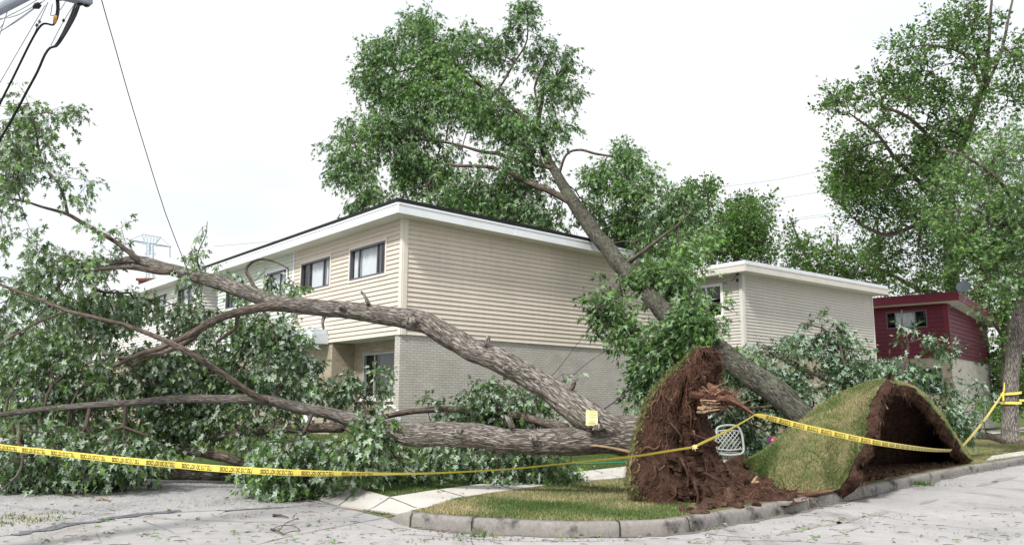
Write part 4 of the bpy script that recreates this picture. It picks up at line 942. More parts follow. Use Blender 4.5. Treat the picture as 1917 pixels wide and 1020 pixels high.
# torn root arm reaching right
o_, s_ = limb('root_arm', [(1300, 735, 30, 11.9), (1325, 740, 22, 11.75), (1350, 744, 12, 11.6), (1372, 750, 7, 11.5), (1392, 762, 3.5, 11.4), (1412, 776, 2.5, 11.3)], M['root'], tA, sides=28, step=.03, amp=.5)
mb = MB(); mb2 = MB()
for k in range(90):
    x0 = random.uniform(1305, 1360); y0 = random.uniform(722, 764)-(x0-1310)*.05; Y0 = 11.7+random.uniform(-.25, .25)
    L = random.uniform(18, 60); a0 = random.gauss(.12, .45)
    pts = [P(x0, y0, Y0)]; x, y = x0, y0
    for t in range(5): x += L/5*math.cos(a0); y += L/5*math.sin(a0); a0 += random.gauss(0, .25); pts.append(P(x, y, Y0+random.gauss(0, .03)))
    (mb if k % 6 else mb2).tube(np.array(pts), np.linspace(.010, .002, 6)*random.uniform(.4, 1.1), 5, False)
for k in range(50):  # tufts at the top
    x0 = random.uniform(1290, 1335); y0 = random.uniform(662, 720); a0 = random.gauss(-.4, 1.0); L = random.uniform(12, 34); pts = [P(x0, y0, 12)]; x, y = x0, y0
    for t in range(4): x += L/4*math.cos(a0); y += L/4*math.sin(a0); a0 += random.gauss(0, .3); pts.append(P(x, y, 12+random.gauss(0, .05)))
    mb.tube(np.array(pts), np.linspace(.007, .002, 5)*random.uniform(.4, 1.1), 5, False)
tag(mb.build('torn_fibres', M['root'], tA, True), kind='stuff'); tag(mb2.build('torn_fibres', M['root_pale'], tA, True), kind='stuff')
for k in range(9):
    x0 = 1306+random.uniform(0, 10); y0 = 750+k*2.6+random.uniform(-1, 1); x1 = x0+random.uniform(14, 36); mb = MB()
    mb.tube(np.array([P(x0, y0, 11.62), P((x0+x1)/2, y0+random.uniform(-2, 2), 11.5), P(x1, y0-random.uniform(-1, 6), 11.46)]), [.022, .020, .004], 7); mb.build('wood_splinter', M['wood'], tA)
limb('broken_root', [(1186, 848, 4, 11.78), (1160, 841, 3, 11.76), (1130, 835, 2.4, 11.79), (1100, 833, 1.2, 11.83)], M['wood'], tA, sides=14, step=.03, amp=.3)[0]['label'] = 'pale strip of bare wood under the trunk'

# ---- mound: turf blanket lifted by tree B
lipc = [(1340, 889, 14.6, 1352, 880, 15.2, 1372, 873, 17.0), (1378, 884, 14.2, 1385, 866, 15.2, 1400, 862, 17.2), (1425, 893, 13.2, 1412, 852, 15.2, 1440, 862, 17.3), (1453, 912, 12.6, 1458, 818, 15.3, 1480, 860, 17.6), (1485, 918, 12.35, 1488, 794, 15.5, 1510, 860, 17.8),
        (1515, 922, 12.25, 1518, 772, 15.6, 1540, 858, 18.1), (1545, 919, 12.2, 1548, 752, 15.6, 1570, 858, 18.4), (1569, 914, 12.25, 1575, 738, 15.6, 1600, 857, 18.7), (1592, 882, 12.5, 1600, 728, 15.6, 1625, 856, 19.0), (1610, 840, 12.8, 1620, 721, 15.6, 1650, 855, 19.3),
        (1622, 795, 13.2, 1634, 717.5, 15.5, 1672, 853, 19.7), (1630, 757, 13.6, 1646, 715, 15.5, 1692, 850, 20.0), (1644, 727, 14.2, 1660, 714, 15.6, 1715, 848, 20.4), (1668, 717, 14.8, 1680, 716, 16.0, 1735, 846, 20.8), (1697, 723, 15.4, 1705, 724, 16.5, 1755, 845, 21.1),
        (1718, 736, 15.9, 1725, 738, 17.0, 1770, 845, 21.3), (1740, 757, 16.5, 1746, 758, 17.5, 1785, 845, 21.4), (1768, 795, 17.4, 1773, 796, 18.3, 1800, 846, 21.4), (1792, 830, 18.4, 1796, 831, 19.2, 1810, 848, 21.4), (1806, 851, 19.0, 1810, 851, 19.8, 1820, 850, 21.4), (1814, 864, 19.4, 1818, 862, 20.2, 1826, 852, 21.4)]
lip = np.array([np.concatenate([G(r[0], r[1], .21) if k_ < 8 else P(*r[0:3]), P(*r[3:6]), P(*r[6:9])]) for k_, r in enumerate(lipc)])
lip[:, 8] = height(lip[:, 6:8])-.12
ls = []
for k in range(3):
    pass
full = smooth_path(lip, .07)             # resample along the arch on lip xyz
NI = len(full); NJ = 60; V = np.zeros((NI, NJ, 3)); tj = np.linspace(0, 1, NJ)
a, b, c = full[:, 0:3], full[:, 3:6], full[:, 6:9]
tb = .4
for j, t in enumerate(tj):
    if t <= tb:
        r_ = t/tb; V[:, j] = a+(b-a)*r_; V[:, j, 2] = a[:, 2]+(b[:, 2]-a[:, 2])*(1-(1-r_)**1.7)
    else:
        r_ = (t-tb)/(1-tb); V[:, j] = b+(c-b)*r_; V[:, j, 2] = b[:, 2]+(c[:, 2]-b[:, 2])*r_**1.7
vn = V.reshape(-1, 3); nz_ = fbm(vn*1.3, 3)*.08+fbm(vn*5, 3)*.03
vn[:, 2] += nz_; rag = fbm(np.stack([np.arange(NI)*.35, np.zeros(NI), np.zeros(NI)], 1), 3)
for j in range(6): V[:, j] += (rag*.10*(1-j/6))[:, None]*np.array([.6, -.7, -.15])
top = V.reshape(-1, 3); VT = V.copy()
du = np.gradient(V, axis=0); dv = np.gradient(V, axis=1); NV = np.cross(du, dv); NV /= np.linalg.norm(NV, axis=2)[:, :, None]+1e-9; NV *= np.sign(NV[:, :, 2:3].mean())
i = np.arange(NI-1)[:, None]*NJ; j = np.arange(NJ-1)[None, :]; aa = (i+j).ravel(); FQ = np.stack([aa, aa+1, aa+NJ+1, aa+NJ], 1)
def gz2(p): return height(p[:, :2])
tB = empty('fallen_tree', G(1500, 880, .15), 'tall leaning maple toppled onto the beige roof, lifting a hill of turf at its base', 'tree')
mesh('turf_hill', top, FQ, M['turf'], tB, smooth=True)['label'] = 'lifted blanket of dry grass arched like a hill'
# underside: thick torn soil, ragged
thk = .08+.12*np.exp(-tj/.25)[None, :]*np.ones((NI, 1)); 
under = V-NV*thk[:, :, None]; un = under.reshape(-1, 3)
dd_ = (fbm(un*[4, 4, 4], 4)*.10+fbm(un*[14, 14, 9], 4)*.07)
un = un-NV.reshape(-1, 3)*np.abs(dd_)[:, None]-np.array([0, 0, .0]); un = un.reshape(NI, NJ, 3)
rimn = 5; rim = []
for k in range(1, rimn):   # rim between lip of grass and underside edge
    t = k/rimn; q = V[:, 0]*(1-t)+un[:, 0]*t; q = q+np.array([.12, -.6, -.35])*(np.abs(fbm(q*[9, 9, 9]+k, 4))*.11*math.sin(math.pi*t)*sm((q[:, 2]-.2)/.5)+.01)[:, None]; rim.append(q)
rowsU = [V[:, 0]-NV[:, 0]*.012]+rim+[un[:, j] for j in range(NJ)]
U_ = np.stack(rowsU, 1); NU = U_.shape[1]; uu = U_.reshape(-1, 3)
i = np.arange(NI-1)[:, None]*NU; j = np.arange(NU-1)[None, :]; aa = (i+j).ravel(); FU = np.stack([aa, aa+1, aa+NU+1, aa+NU], 1)
mesh('soil_underside', uu, FU, M['soil'], tB, smooth=True)
# hanging roots along the rim and inside
mb = MB(); 
for k in range(420):
    i = random.randint(int(NI*.18), NI-1); j = min(NJ-1, int(abs(random.gauss(0, 9)))); p = un[i, j].copy() if random.random() < .6 else U_[i, random.randint(1, 5)].copy()
    L = random.uniform(.04, .22); d = np.array([random.gauss(0, .4), random.gauss(-.3, .4), -1]); d /= np.linalg.norm(d); pts = [p]
    for t in range(4): d += np.array([random.gauss(0, .3), random.gauss(0, .3), 0]); d /= np.linalg.norm(d); pts.append(pts[-1]+d*L/4)
    mb.tube(np.array(pts), np.linspace(.006, .0015, 5)*random.uniform(.5, 1.4), 4, False)
tag(mb.build('fine_roots', M['root'], tB, True), kind='stuff')
limb('root', [(1640, 742, 3, 14.2), (1652, 752, 2.6, 14.1), (1662, 765, 1.5, 14.0)], M['root_pale'], tB, sides=8, step=.04)
limb('root', [(1440, 925, 4, 12.4), (1480, 930, 4, 12.1), (1520, 925, 3.5, 12.0), (1560, 918, 3, 12.0)], M['root'], tB, sides=8, step=.04)

skB = []
def LBt(name, rows, **kw):
    mat = kw.pop('mat', M['bark_mossy']); kw.setdefault('rs', .84); o, s = limb(name, rows, mat, tB, **kw); skB.append(s); return o
LBt('trunk', [(1560, 850, 36, 16.9), (1530, 806, 33, 16.6), (1490, 770, 30, 16.6), (1440, 728, 28, 17.1), (1390, 690, 27, 17.8), (1340, 655, 25, 18.6), (1290, 620, 23, 19.4), (1245, 588, 21, 20.4), (1205, 545, 20, 21.6), (1165, 497, 19, 22.9), (1128, 455, 17.5, 24.0), (1095, 412, 17, 25.0), (1068, 372, 15, 25.7),
              (1045, 332, 11.5, 26.3), (1025, 295, 9.5, 26.8), (1010, 258, 8.5, 27.2), (1008, 225, 5.5, 27.5), (1015, 190, 4.5, 27.7), (1016, 172, 4, 27.8)], sides=56, step=.07, amp=.09)
LBt('limb', [(1072, 380, 9, 25.6), (1045, 366, 8, 25.7), (1015, 353, 7, 25.8), (985, 340, 6, 26), (960, 327, 5, 26.2), (930, 316, 4.5, 26.4), (895, 311, 4, 26.6), (860, 311, 3.5, 26.8), (835, 308, 3, 27), (815, 325, 2.5, 27), (798, 350, 2.2, 27)], sides=14, step=.1, mat=M['bark_brown'])
LBt('limb', [(1035, 315, 6, 26.4), (1000, 307, 5, 26.6), (965, 300, 4.5, 26.8), (930, 288, 4.5, 27), (905, 285, 4, 27.1), (860, 272, 3, 27.3), (800, 262, 2.6, 27.5), (750, 260, 2.2, 27.6), (700, 262, 1.8, 27.8), (650, 268, 1.3, 28)], sides=12, step=.1, mat=M['bark_brown'])
LBt('limb', [(1010, 258, 6, 27.2), (985, 225, 5.5, 27.3), (950, 195, 4.5, 27.5), (910, 165, 4, 27.8), (870, 135, 3, 28), (830, 110, 2.5, 28.2), (790, 80, 2, 28.4), (775, 40, 1.5, 28.5)], sides=12, step=.1, mat=M['bark_brown'])
LBt('limb', [(905, 165, 3, 27.9), (860, 140, 2.6, 28.3), (800, 125, 2.4, 28.5), (750, 135, 2, 28.7), (700, 150, 1.5, 28.8)], sides=10, step=.1, mat=M['bark_brown'])
LBt('limb', [(925, 178, 3.2, 27.7), (945, 150, 2.8, 27.5), (965, 115, 2.5, 27.4), (985, 80, 2, 27.3), (988, 40, 1.5, 27.2), (985, 12, 1, 27.2)], sides=10, step=.1, mat=M['bark_brown'])
LBt('limb', [(1008, 225, 4, 27.5), (1005, 190, 3, 27.5), (1002, 160, 2.5, 27.5), (1020, 120, 2, 27.5), (1040, 100, 1.5, 27.5)], sides=10, step=.1, mat=M['bark_brown'])
LBt('limb', [(1045, 330, 4, 26.3), (1060, 290, 3, 26), (1085, 281, 3, 25.8), (1115, 288, 3, 25.6), (1150, 296, 2.5, 25.5), (1185, 320, 2, 25.4), (1215, 350, 1.5, 25.3)], sides=10, step=.1, mat=M['bark_brown'])
LBt('limb', [(1165, 500, 8, 23), (1190, 480, 5, 22.5), (1230, 450, 4, 22.3), (1270, 420, 3, 22.2), (1290, 400, 2, 22.2)], sides=10, step=.1, mat=M['bark_brown'])
LBt('limb', [(1205, 545, 6, 21.7), (1180, 560, 4, 21), (1150, 565, 3, 20.6), (1120, 575, 2, 20.4)], sides=10, step=.1, mat=M['bark_brown'])
LBt('limb', [(1285, 618, 6, 19.4), (1310, 590, 4, 18.9), (1335, 570, 3, 18.6), (1365, 580, 2, 18.4)], sides=10, step=.1, mat=M['bark_brown'])
B_ = []
bl(785, 40, 48, 38, 28.4, 1.2, 130); bl(800, 95, 55, 40, 28.4, 1.2, 120); bl(725, 95, 55, 30, 28.7, 1.0, 80); bl(710, 150, 48, 35, 28.7, 1.0, 110); bl(770, 165, 60, 35, 28.5, 1.2, 120)
bl(860, 80, 50, 40, 28, 1, 60); bl(850, 150, 70, 50, 28, 1.5, 150); bl(905, 100, 30, 40, 28, .8, 24); bl(900, 200, 70, 45, 27.6, 1.5, 140); bl(970, 40, 38, 38, 27.3, .7, 44); bl(985, 15, 20, 18, 27.2, .5, 14); bl(940, 95, 30, 30, 27.5, .6, 24)
bl(1010, 110, 40, 50, 27.5, .8, 44); bl(1055, 110, 30, 25, 27.4, .6, 22); bl(1040, 175, 60, 40, 27.3, .9, 50); bl(1050, 235, 45, 30, 27, .7, 30); bl(985, 160, 45, 40, 27.5, .9, 36); bl(970, 240, 60, 40, 27.2, 1.2, 80)
bl(660, 265, 55, 50, 28.2, 1.2, 150); bl(640, 310, 30, 35, 28.2, 1, 44); bl(730, 250, 70, 50, 27.9, 1.3, 130); bl(790, 225, 60, 40, 27.8, 1.3, 80); bl(740, 320, 90, 55, 27.7, 1.5, 220); bl(840, 300, 80, 60, 27.2, 1.6, 190); bl(700, 370, 55, 22, 27.8, 1, 50)
bl(850, 375, 90, 42, 27, 1.5, 200); bl(920, 330, 70, 60, 26.8, 1.6, 170); bl(930, 400, 80, 35, 26.6, 1.3, 140); bl(990, 300, 50, 60, 26.8, 1.0, 90); bl(1010, 400, 60, 45, 26.2, 1.0, 100); bl(1050, 425, 34, 26, 26.6, .4, 26)
bl(1160, 300, 60, 28, 25.5, .8, 60); bl(1190, 345, 45, 38, 25.3, .9, 60); bl(1120, 330, 40, 35, 25.6, .7, 30); bl(1110, 385, 40, 32, 27.2, .6, 30); bl(1200, 410, 60, 32, 26.2, .9, 90); bl(1270, 400, 52, 42, 24, 1.1, 115); bl(1165, 435, 40, 34, 26.6, .7, 40); bl(1250, 455, 70, 32, 24.4, .9, 100); bl(1310, 455, 45, 35, 22.5, .8, 55)
bl(1235, 515, 48, 30, 21.6, .6, 75); bl(1130, 580, 30, 32, 20.8, .4, 46); bl(1172, 600, 28, 48, 20.6, .4, 44); bl(1150, 535, 14, 20, 21.6, .3, 7); bl(1280, 515, 60, 24, 20.8, .6, 50); bl(1310, 500, 35, 18, 20.4, .5, 22); bl(1212, 690, 20, 62, 19.9, .4, 60)
bl(1255, 655, 36, 50, 19.3, .4, 75); bl(1325, 590, 50, 34, 18.6, .5, 90); bl(1380, 600, 24, 30, 18.4, .4, 24); bl(1285, 600, 34, 34, 18.9, .4, 40); bl(1195, 745, 22, 30, 20, .3, 16); bl(1390, 672, 50, 14, 18.4, .4, 16); bl(1340, 560, 40, 20, 18.8, .4, 16)
nl = grow(tB, skB, B_, M['leaf_b'], M['twig'], dens=1.35, void=-.08, leafsize=.165, nleaf=21, spread=.46, detail=1, droop=.8, flip=.36, pathw=.3, maxr=.05, minr=.004, ground=gzero)
print('leaves B', nl)

# ---- tree C: third crown lying behind the mound, leaves turned pale side out
tC = empty('fallen_tree', P(1700, 800, 21)*np.array([1, 1, 0])+[0, 0, .5], 'silvery leaved fallen crown heaped in front of the grey and maroon houses', 'tree')
skC = []
for rows, sd_, mt in (([(1880, 826, 5, 23.5), (1850, 816, 8, 23), (1815, 812, 9, 22.5), (1780, 806, 8, 22), (1720, 780, 7, 21.5), (1650, 750, 6, 21.3), (1580, 720, 5, 21.2), (1500, 690, 3.5, 21.2), (1440, 660, 2, 21.3)], 18, 'bark_brown'),
                  ([(1700, 770, 5, 21.4), (1690, 700, 4, 21.2), (1700, 650, 3, 21.2), (1690, 610, 2, 21.2), (1688, 580, 1.2, 21.2)], 10, 'bark_brown'),
                  ([(1600, 730, 4, 21.2), (1580, 680, 3, 21), (1570, 640, 2.2, 21), (1540, 615, 1.6, 21), (1500, 605, 1.2, 21)], 10, 'bark_brown'),
                  ([(1560, 715, 4, 21.2), (1500, 740, 4, 20.6), (1440, 760, 3.5, 20.2), (1390, 765, 3, 19.8), (1340, 775, 2, 19.6)], 10, 'bark_brown')):
    o_, s_ = limb('limb' if rows[0][0] != 1880 else 'trunk', rows, M[mt], tC, sides=sd_, step=.1); skC.append(s_)
B_ = []
bl(1550, 700, 80, 40, 21.2, 1.1, 180); bl(1500, 650, 40, 35, 21.2, .7, 34); bl(1480, 725, 70, 45, 20.8, 1.0, 130); bl(1560, 640, 45, 35, 21, .7, 46); bl(1535, 605, 30, 14, 21, .3, 9); bl(1640, 700, 70, 42, 21.3, 1, 130); bl(1625, 650, 25, 25, 21.2, .4, 14)
bl(1690, 612, 26, 30, 21.1, .3, 15); bl(1735, 690, 40, 26, 21.3, .5, 55); bl(1690, 740, 85, 50, 21.5, 1, 150); bl(1760, 740, 45, 48, 21.8, .8, 90); bl(1795, 790, 35, 25, 22, .5, 34); bl(1770, 655, 26, 18, 21.3, .3, 12); bl(1830, 730, 10, 20, 22, .3, 4)
bl(1400, 780, 70, 45, 20.2, .8, 220); bl(1370, 720, 50, 40, 20.5, .8, 110); bl(1450, 740, 60, 50, 20.4, .8, 120); bl(1440, 820, 40, 22, 20, .5, 44); bl(1400, 690, 50, 30, 20.8, .7, 34); bl(1350, 800, 40, 25, 20.2, .4, 20); bl(1430, 650, 30, 20, 21, .5, 8); bl(1740, 640, 12, 20, 21.2, .3, 5); bl(1710, 800, 80, 30, 22, .8, 60)
nl = grow(tC, skC, B_, M['leaf_silver'], M['twig'], dens=1.4, void=-.08, leafsize=.16, nleaf=17, spread=.34, detail=1, droop=.8, flip=.6, pathw=.3, maxr=.03, minr=.004, ground=gzero, upn=.8)

# ---- standing street tree at the right with tape round it
tD = empty('street_tree', (*P(1893, 822, 25)[:2], P(1893, 822, 25)[2]), 'street tree with a pale base and yellow tape tied round its trunk', 'tree')
skD = []
o_, s_ = limb('trunk', [(1894, 828, 22, 25), (1892, 812, 17.5, 25), (1891, 780, 16, 25), (1892, 740, 15.5, 25), (1894, 700, 15, 25), (1897, 660, 14.5, 25), (1903, 630, 15, 25), (1905, 600, 13.5, 25), (1915, 560, 13, 25), (1925, 500, 12, 25), (1932, 430, 10, 25), (1934, 370, 7, 25.3), (1926, 310, 4, 25.5), (1915, 275, 2, 25.6)], M['bark'], tD, sides=36, step=.1, amp=.07); skD.append(s_)
for rows in ([(1926, 480, 8, 25), (1900, 440, 6, 24.6), (1860, 410, 4, 24.2), (1810, 390, 3, 24), (1770, 400, 2, 24)], [(1928, 430, 7, 25), (1895, 370, 5, 24.8), (1850, 320, 4, 24.6), (1800, 290, 3, 24.6), (1760, 280, 2, 24.8)], [(1924, 520, 6, 25), (1890, 510, 4, 24.3), (1850, 520, 3, 23.8), (1820, 545, 2, 23.6)],
             [(1922, 350, 5, 25.3), (1960, 280, 4, 25), (1990, 200, 3, 25)]):
    o_, s_ = limb('limb', rows, M['bark_brown'], tD, sides=12, step=.12); skD.append(s_)
B_ = []
bl(1850, 330, 100, 65, 24.8, 1.6, 330); bl(1790, 390, 75, 60, 24.4, 1.4, 210); bl(1870, 430, 80, 70, 24.5, 1.5, 300); bl(1830, 475, 62, 40, 24.2, 1.2, 130); bl(1890, 510, 55, 45, 24, 1.0, 120); bl(1875, 530, 30, 20, 23.8, .8, 34); bl(1838, 575, 12, 24, 23.8, .3, 9); bl(1890, 270, 60, 45, 25.2, 1.4, 170); bl(1900, 400, 50, 70, 24.2, .8, 110); bl(1960, 350, 60, 120, 25, 1.5, 120)
bl(1855, 640, 14, 10, 24, .2, 4)
grow(tD, skD, B_, M['leaf_near'], M['twig'], dens=.95, void=-.06, leafsize=.14, nleaf=19, spread=.42, detail=1, droop=.35, flip=.25, maxr=.05, minr=.004, tintbias=.1)
mb = MB(); mb2 = MB()
for (y, dy) in ((734, .03), (752, .0)):
    c = P(1892.5, y+2, 25); r_ = .285; V = []; n_ = 40
    for k in range(n_):
        th_ = 2*math.pi*k/n_; V.append(c+[r_*math.cos(th_), r_*math.sin(th_), .035-.07*0+dy*math.cos(th_)]); V.append(c+[r_*math.cos(th_), r_*math.sin(th_), -.035+dy*math.cos(th_)])
    mb.add(V, [(2*k, 2*k+1, (2*k+3) % (2*n_), (2*k+2) % (2*n_)) for k in range(n_)])
mb.add([P(1876, 733, 24.7), P(1880, 732, 24.7), P(1880, 750, 24.7), P(1877, 750, 24.7)], [(0, 1, 2, 3)]); mb.add([P(1879.5, 716, 24.7), P(1881.5, 716, 24.7), P(1880.5, 733, 24.7), P(1878, 733, 24.7)], [(0, 1, 2, 3)])
lo_ = mb.build('tape_loop', M['tape']); tag(lo_, 'yellow caution tape wound twice round the street tree trunk', 'tape')
loD = lo_

# ---- background trees
def bgtree(name, label, trunk, limbs, blobs, mat, ls, nleaf, spread, flip=.3, dens=.95, group=None, detail=0, bias=0, upward=0, **kw):
    t = empty(name, (*P(trunk[0][0], 700, trunk[0][3])[:2], 1.0), label, 'tree', group); sk_ = []
    p0 = P(trunk[0][0], trunk[0][1], trunk[0][3])
    for k, rows in enumerate([trunk]+limbs):
        o, s = limb('trunk' if k == 0 else 'limb', rows, M['bark_brown'], t, sides=12, step=.3); sk_.append(s)
    grow(t, sk_, blobs, mat, M['twig'], leafsize=ls, nleaf=nleaf, spread=spread, detail=detail, droop=.1, flip=flip, maxr=.09, minr=.008, pathw=.35, tintbias=bias, upward=upward, upn=.5, dens=dens, void=-.01, **kw); return t
bgtree('tree', 'dense round topped tree rising behind the grey house', [(1345, 745, 8, 52), (1342, 620, 8, 52), (1338, 540, 7, 52), (1335, 480, 6, 52), (1330, 420, 4, 52), (1325, 370, 2, 52)],
       [[(1338, 560, 5, 52), (1370, 500, 4, 51), (1400, 440, 3, 51), (1415, 400, 2, 51)], [(1338, 550, 5, 52), (1310, 500, 4, 52), (1280, 440, 3, 52), (1265, 390, 2, 52)], [(1340, 530, 4, 52), (1390, 500, 3, 52), (1430, 460, 2, 52)]],
       [(1345, 420, 75, 65, 52, 3.5, 520), (1290, 400, 50, 50, 52, 3, 240), (1400, 420, 45, 50, 52, 3, 220), (1330, 470, 85, 40, 52, 3, 300), (1420, 470, 35, 35, 52, 2.5, 90), (1320, 360, 35, 16, 52, 2, 60), (1440, 380, 10, 16, 52, 1, 8), (1270, 480, 40, 40, 52, 3, 100), (1300, 520, 60, 15, 52, 2, 30)],
       M['leaf_far'], .21, 22, .9, upward=.5)
bgtree('tree', 'thin sparse tree right of the round one, behind the grey roof', [(1560, 745, 7, 50), (1560, 620, 6, 50), (1562, 560, 5, 50), (1565, 500, 4, 50), (1568, 440, 2, 50)],
       [[(1562, 580, 4, 50), (1530, 520, 3, 50), (1500, 460, 2.5, 50), (1478, 405, 1.5, 50)], [(1562, 560, 4, 50), (1600, 510, 3, 50), (1625, 460, 2, 50), (1640, 430, 1.5, 50)], [(1560, 600, 4, 50), (1610, 560, 3, 50), (1650, 520, 2, 50)], [(1558, 610, 4, 50), (1500, 560, 3, 50), (1465, 500, 2, 50)]],
       [(1500, 470, 32, 30, 50, 2.5, 70), (1482, 420, 12, 22, 50, 1.2, 14), (1545, 490, 45, 40, 50, 3, 110), (1500, 515, 50, 30, 50, 2.5, 120), (1570, 530, 55, 28, 50, 2.5, 130), (1615, 500, 45, 45, 50, 2.5, 100), (1565, 430, 10, 22, 50, 1, 8), (1460, 480, 25, 10, 50, 1.5, 10), (1645, 540, 40, 40, 50, 2, 90)],
       M['leaf_far'], .20, 18, .8, upward=.5)
bgtree('tree', 'big dark tree towering above the maroon house at the right edge', [(1790, 745, 16, 58), (1785, 600, 15, 57), (1780, 480, 14, 50), (1775, 400, 12, 44), (1790, 330, 10, 40), (1810, 250, 8, 38), (1840, 160, 6, 36), (1850, 90, 4, 35), (1855, 20, 3, 35), (1860, -40, 2, 35)],
       [[(1780, 430, 9, 46), (1750, 380, 7, 42), (1720, 340, 5, 40), (1680, 300, 4, 38), (1640, 250, 3, 37), (1600, 220, 2, 37)], [(1790, 330, 7, 40), (1750, 270, 5, 38), (1700, 220, 4, 36), (1650, 200, 3, 36)],
        [(1838, 165, 5, 36), (1820, 120, 4, 35), (1790, 95, 3, 35), (1740, 85, 2, 35), (1700, 90, 1.5, 35)], [(1845, 150, 5, 36), (1820, 60, 3, 35), (1812, 10, 2, 35)], [(1842, 170, 4, 36), (1870, 110, 3.5, 35), (1885, 50, 3, 35), (1900, -20, 2, 35)], [(1775, 400, 8, 44), (1720, 420, 5, 42), (1660, 440, 4, 41), (1610, 420, 3, 40)],
        [(1785, 560, 8, 54), (1720, 540, 5, 50), (1680, 520, 4, 48), (1640, 500, 3, 46)]],
       [(1780, 60, 55, 40, 35, 2, 100), (1740, 40, 35, 30, 35, 1.5, 36), (1710, 95, 40, 28, 35, 1.6, 60), (1815, 20, 45, 30, 35, 1.6, 36), (1880, 40, 30, 50, 35, 1.6, 26), (1830, 120, 50, 40, 35, 2, 56), (1900, 110, 30, 40, 35, 2, 80), (1650, 170, 48, 40, 36, 2, 110), (1590, 190, 45, 28, 37, 1.5, 66), (1560, 200, 18, 12, 37, 1, 14),
        (1720, 180, 60, 50, 36, 2.5, 150), (1640, 240, 55, 45, 38, 2.5, 170), (1600, 290, 45, 45, 39, 2.5, 150), (1590, 350, 45, 45, 40, 2.5, 150), (1650, 330, 60, 50, 40, 3, 210), (1720, 280, 75, 55, 38, 3, 300), (1790, 220, 75, 55, 37, 3, 240), (1870, 190, 60, 50, 37, 3, 190), (1690, 400, 65, 50, 42, 3, 260), (1620, 400, 40, 30, 41, 2, 70), (1750, 450, 70, 60, 44, 3, 260), (1680, 480, 60, 40, 45, 3, 150), (1640, 450, 35, 25, 43, 2, 44), (1720, 530, 60, 28, 48, 3, 110), (1800, 530, 60, 40, 50, 3, 150), (1780, 340, 80, 60, 40, 3, 260)],
       M['leaf_far'], .18, 22, .75, bias=-.0, upward=.2)
bgtree('tree', 'leafy tree in dark shade beside the right wall of the maroon house', [(1880, 745, 9, 50), (1882, 640, 8, 50), (1885, 560, 7, 50), (1885, 500, 4, 50)], [[(1883, 640, 5, 50), (1860, 600, 3, 49), (1850, 560, 2, 49)]],
       [(1880, 620, 36, 60, 50, 3, 330), (1880, 700, 30, 60, 50, 3, 300), (1915, 640, 40, 50, 52, 3, 160), (1920, 720, 40, 40, 52, 3, 150), (1870, 560, 50, 30, 50, 3, 130)],
       M['leaf_far'], .28, 13, .85)
bgtree('tree', 'leafy tree behind the white sided townhouse at far left', [(150, 745, 9, 60), (150, 640, 8, 60), (150, 560, 7, 60), (150, 520, 4, 60)], [[(150, 640, 5, 60), (100, 600, 3, 60), (60, 570, 2, 60)]],
       [(60, 640, 120, 60, 60, 4, 200), (190, 660, 60, 50, 60, 4, 120), (-60, 620, 100, 80, 60, 4, 150)], M['leaf_far'], .32, 12, 1.0)

# hedge and shrubs at the foot of the maroon house
def shrub(label, blobs, mat='leaf_far', name='shrub'):
    x, y, rx, ry, Y, rY, n = blobs[0]; b0 = P(x, y, Y); g0 = hz(b0[0], b0[1]); t = empty(name, (b0[0], b0[1], g0), label, 'shrub', None)
    p0 = np.array([b0[0], b0[1], g0]); st = np.array([[*(p0+[0, 0, q]), .02] for q in np.linspace(0, max(.2, b0[2]-g0), 5)])
    mb = MB(); mb.tube(st[:, :3], .02, 6); mb.build('stem', M['twig'], t)
    grow(t, [st], blobs, M[mat], M['twig'], leafsize=.11, nleaf=12, spread=.25, detail=0, droop=.1, maxr=.02, minr=.004, ground=gzero)
shrub('low green shrub against the white brick of the maroon house', [(1840, 760, 16, 14, 38, .8, 50), (1862, 768, 14, 9, 38, .8, 36)])
shrub('low bush with reddish tips at the foot of the dark tree', [(1875, 775, 14, 8, 40, .8, 36)])

# ------------------------------------------------------------------ bare soil, pit, clods
def patch(name, px, z0, amp, mat, res=.05, lift=0, parent=None, edge=.3):
    pl = np.array([q if isinstance(q, np.ndarray) else G(q[0], q[1], z0)[:2] for q in px]); mn, mx_ = pl.min(0), pl.max(0); g = gridpts(mn[0], mx_[0], mn[1], mx_[1], res); g = g[inside(g, pl)]
    d, _ = dist_poly(g, np.vstack([pl, pl[:1]])); g = g[d > res*.5]; nb = len(pl)
    v, _, f, *_ = mgeo.delaunay_2d_cdt([Vector(p) for p in pl]+[Vector(p) for p in g], [(i, (i+1) % nb) for i in range(nb)], [], 1, 1e-5)
    v = np.array([tuple(q) for q in v]); d, _ = dist_poly(v, np.vstack([pl, pl[:1]])); e = sm(d/edge)
    q = np.hstack([v, np.zeros((len(v), 1))]); h = height(v)-.03+e*(lift+.04)+e*amp*(fbm(q*2.2, 4)+.5*np.abs(fbm(q*11, 3)))
    return mesh(name, np.hstack([v, h[:, None]]), [tuple(t) for t in f], M[mat], parent, smooth=True)
_i0, _i1 = G(1275, 975, .15)[0], G(1822, 868, .15)[0]; kedge = [q for q in offset_line(CBs, KW-.01) if _i0 < q[0] < _i1 and q[1] > 6]
tag(patch('bare_soil', kedge+[(1835, 858), (1815, 846), (1760, 846), (1700, 848), (1620, 858), (1560, 880), (1500, 905), (1440, 890), (1380, 878), (1345, 880), (1320, 905), (1285, 935)], .15, .05, 'soil_red', .06, .01), kind='structure')
tag(patch('torn_earth', [(1330, 925), (1345, 882), (1400, 884), (1440, 893), (1480, 915), (1520, 926), (1480, 940), (1420, 936), (1370, 935)], 0.17, .24, 'soil', .035, .03, edge=.15), kind='structure')
mb = MB()
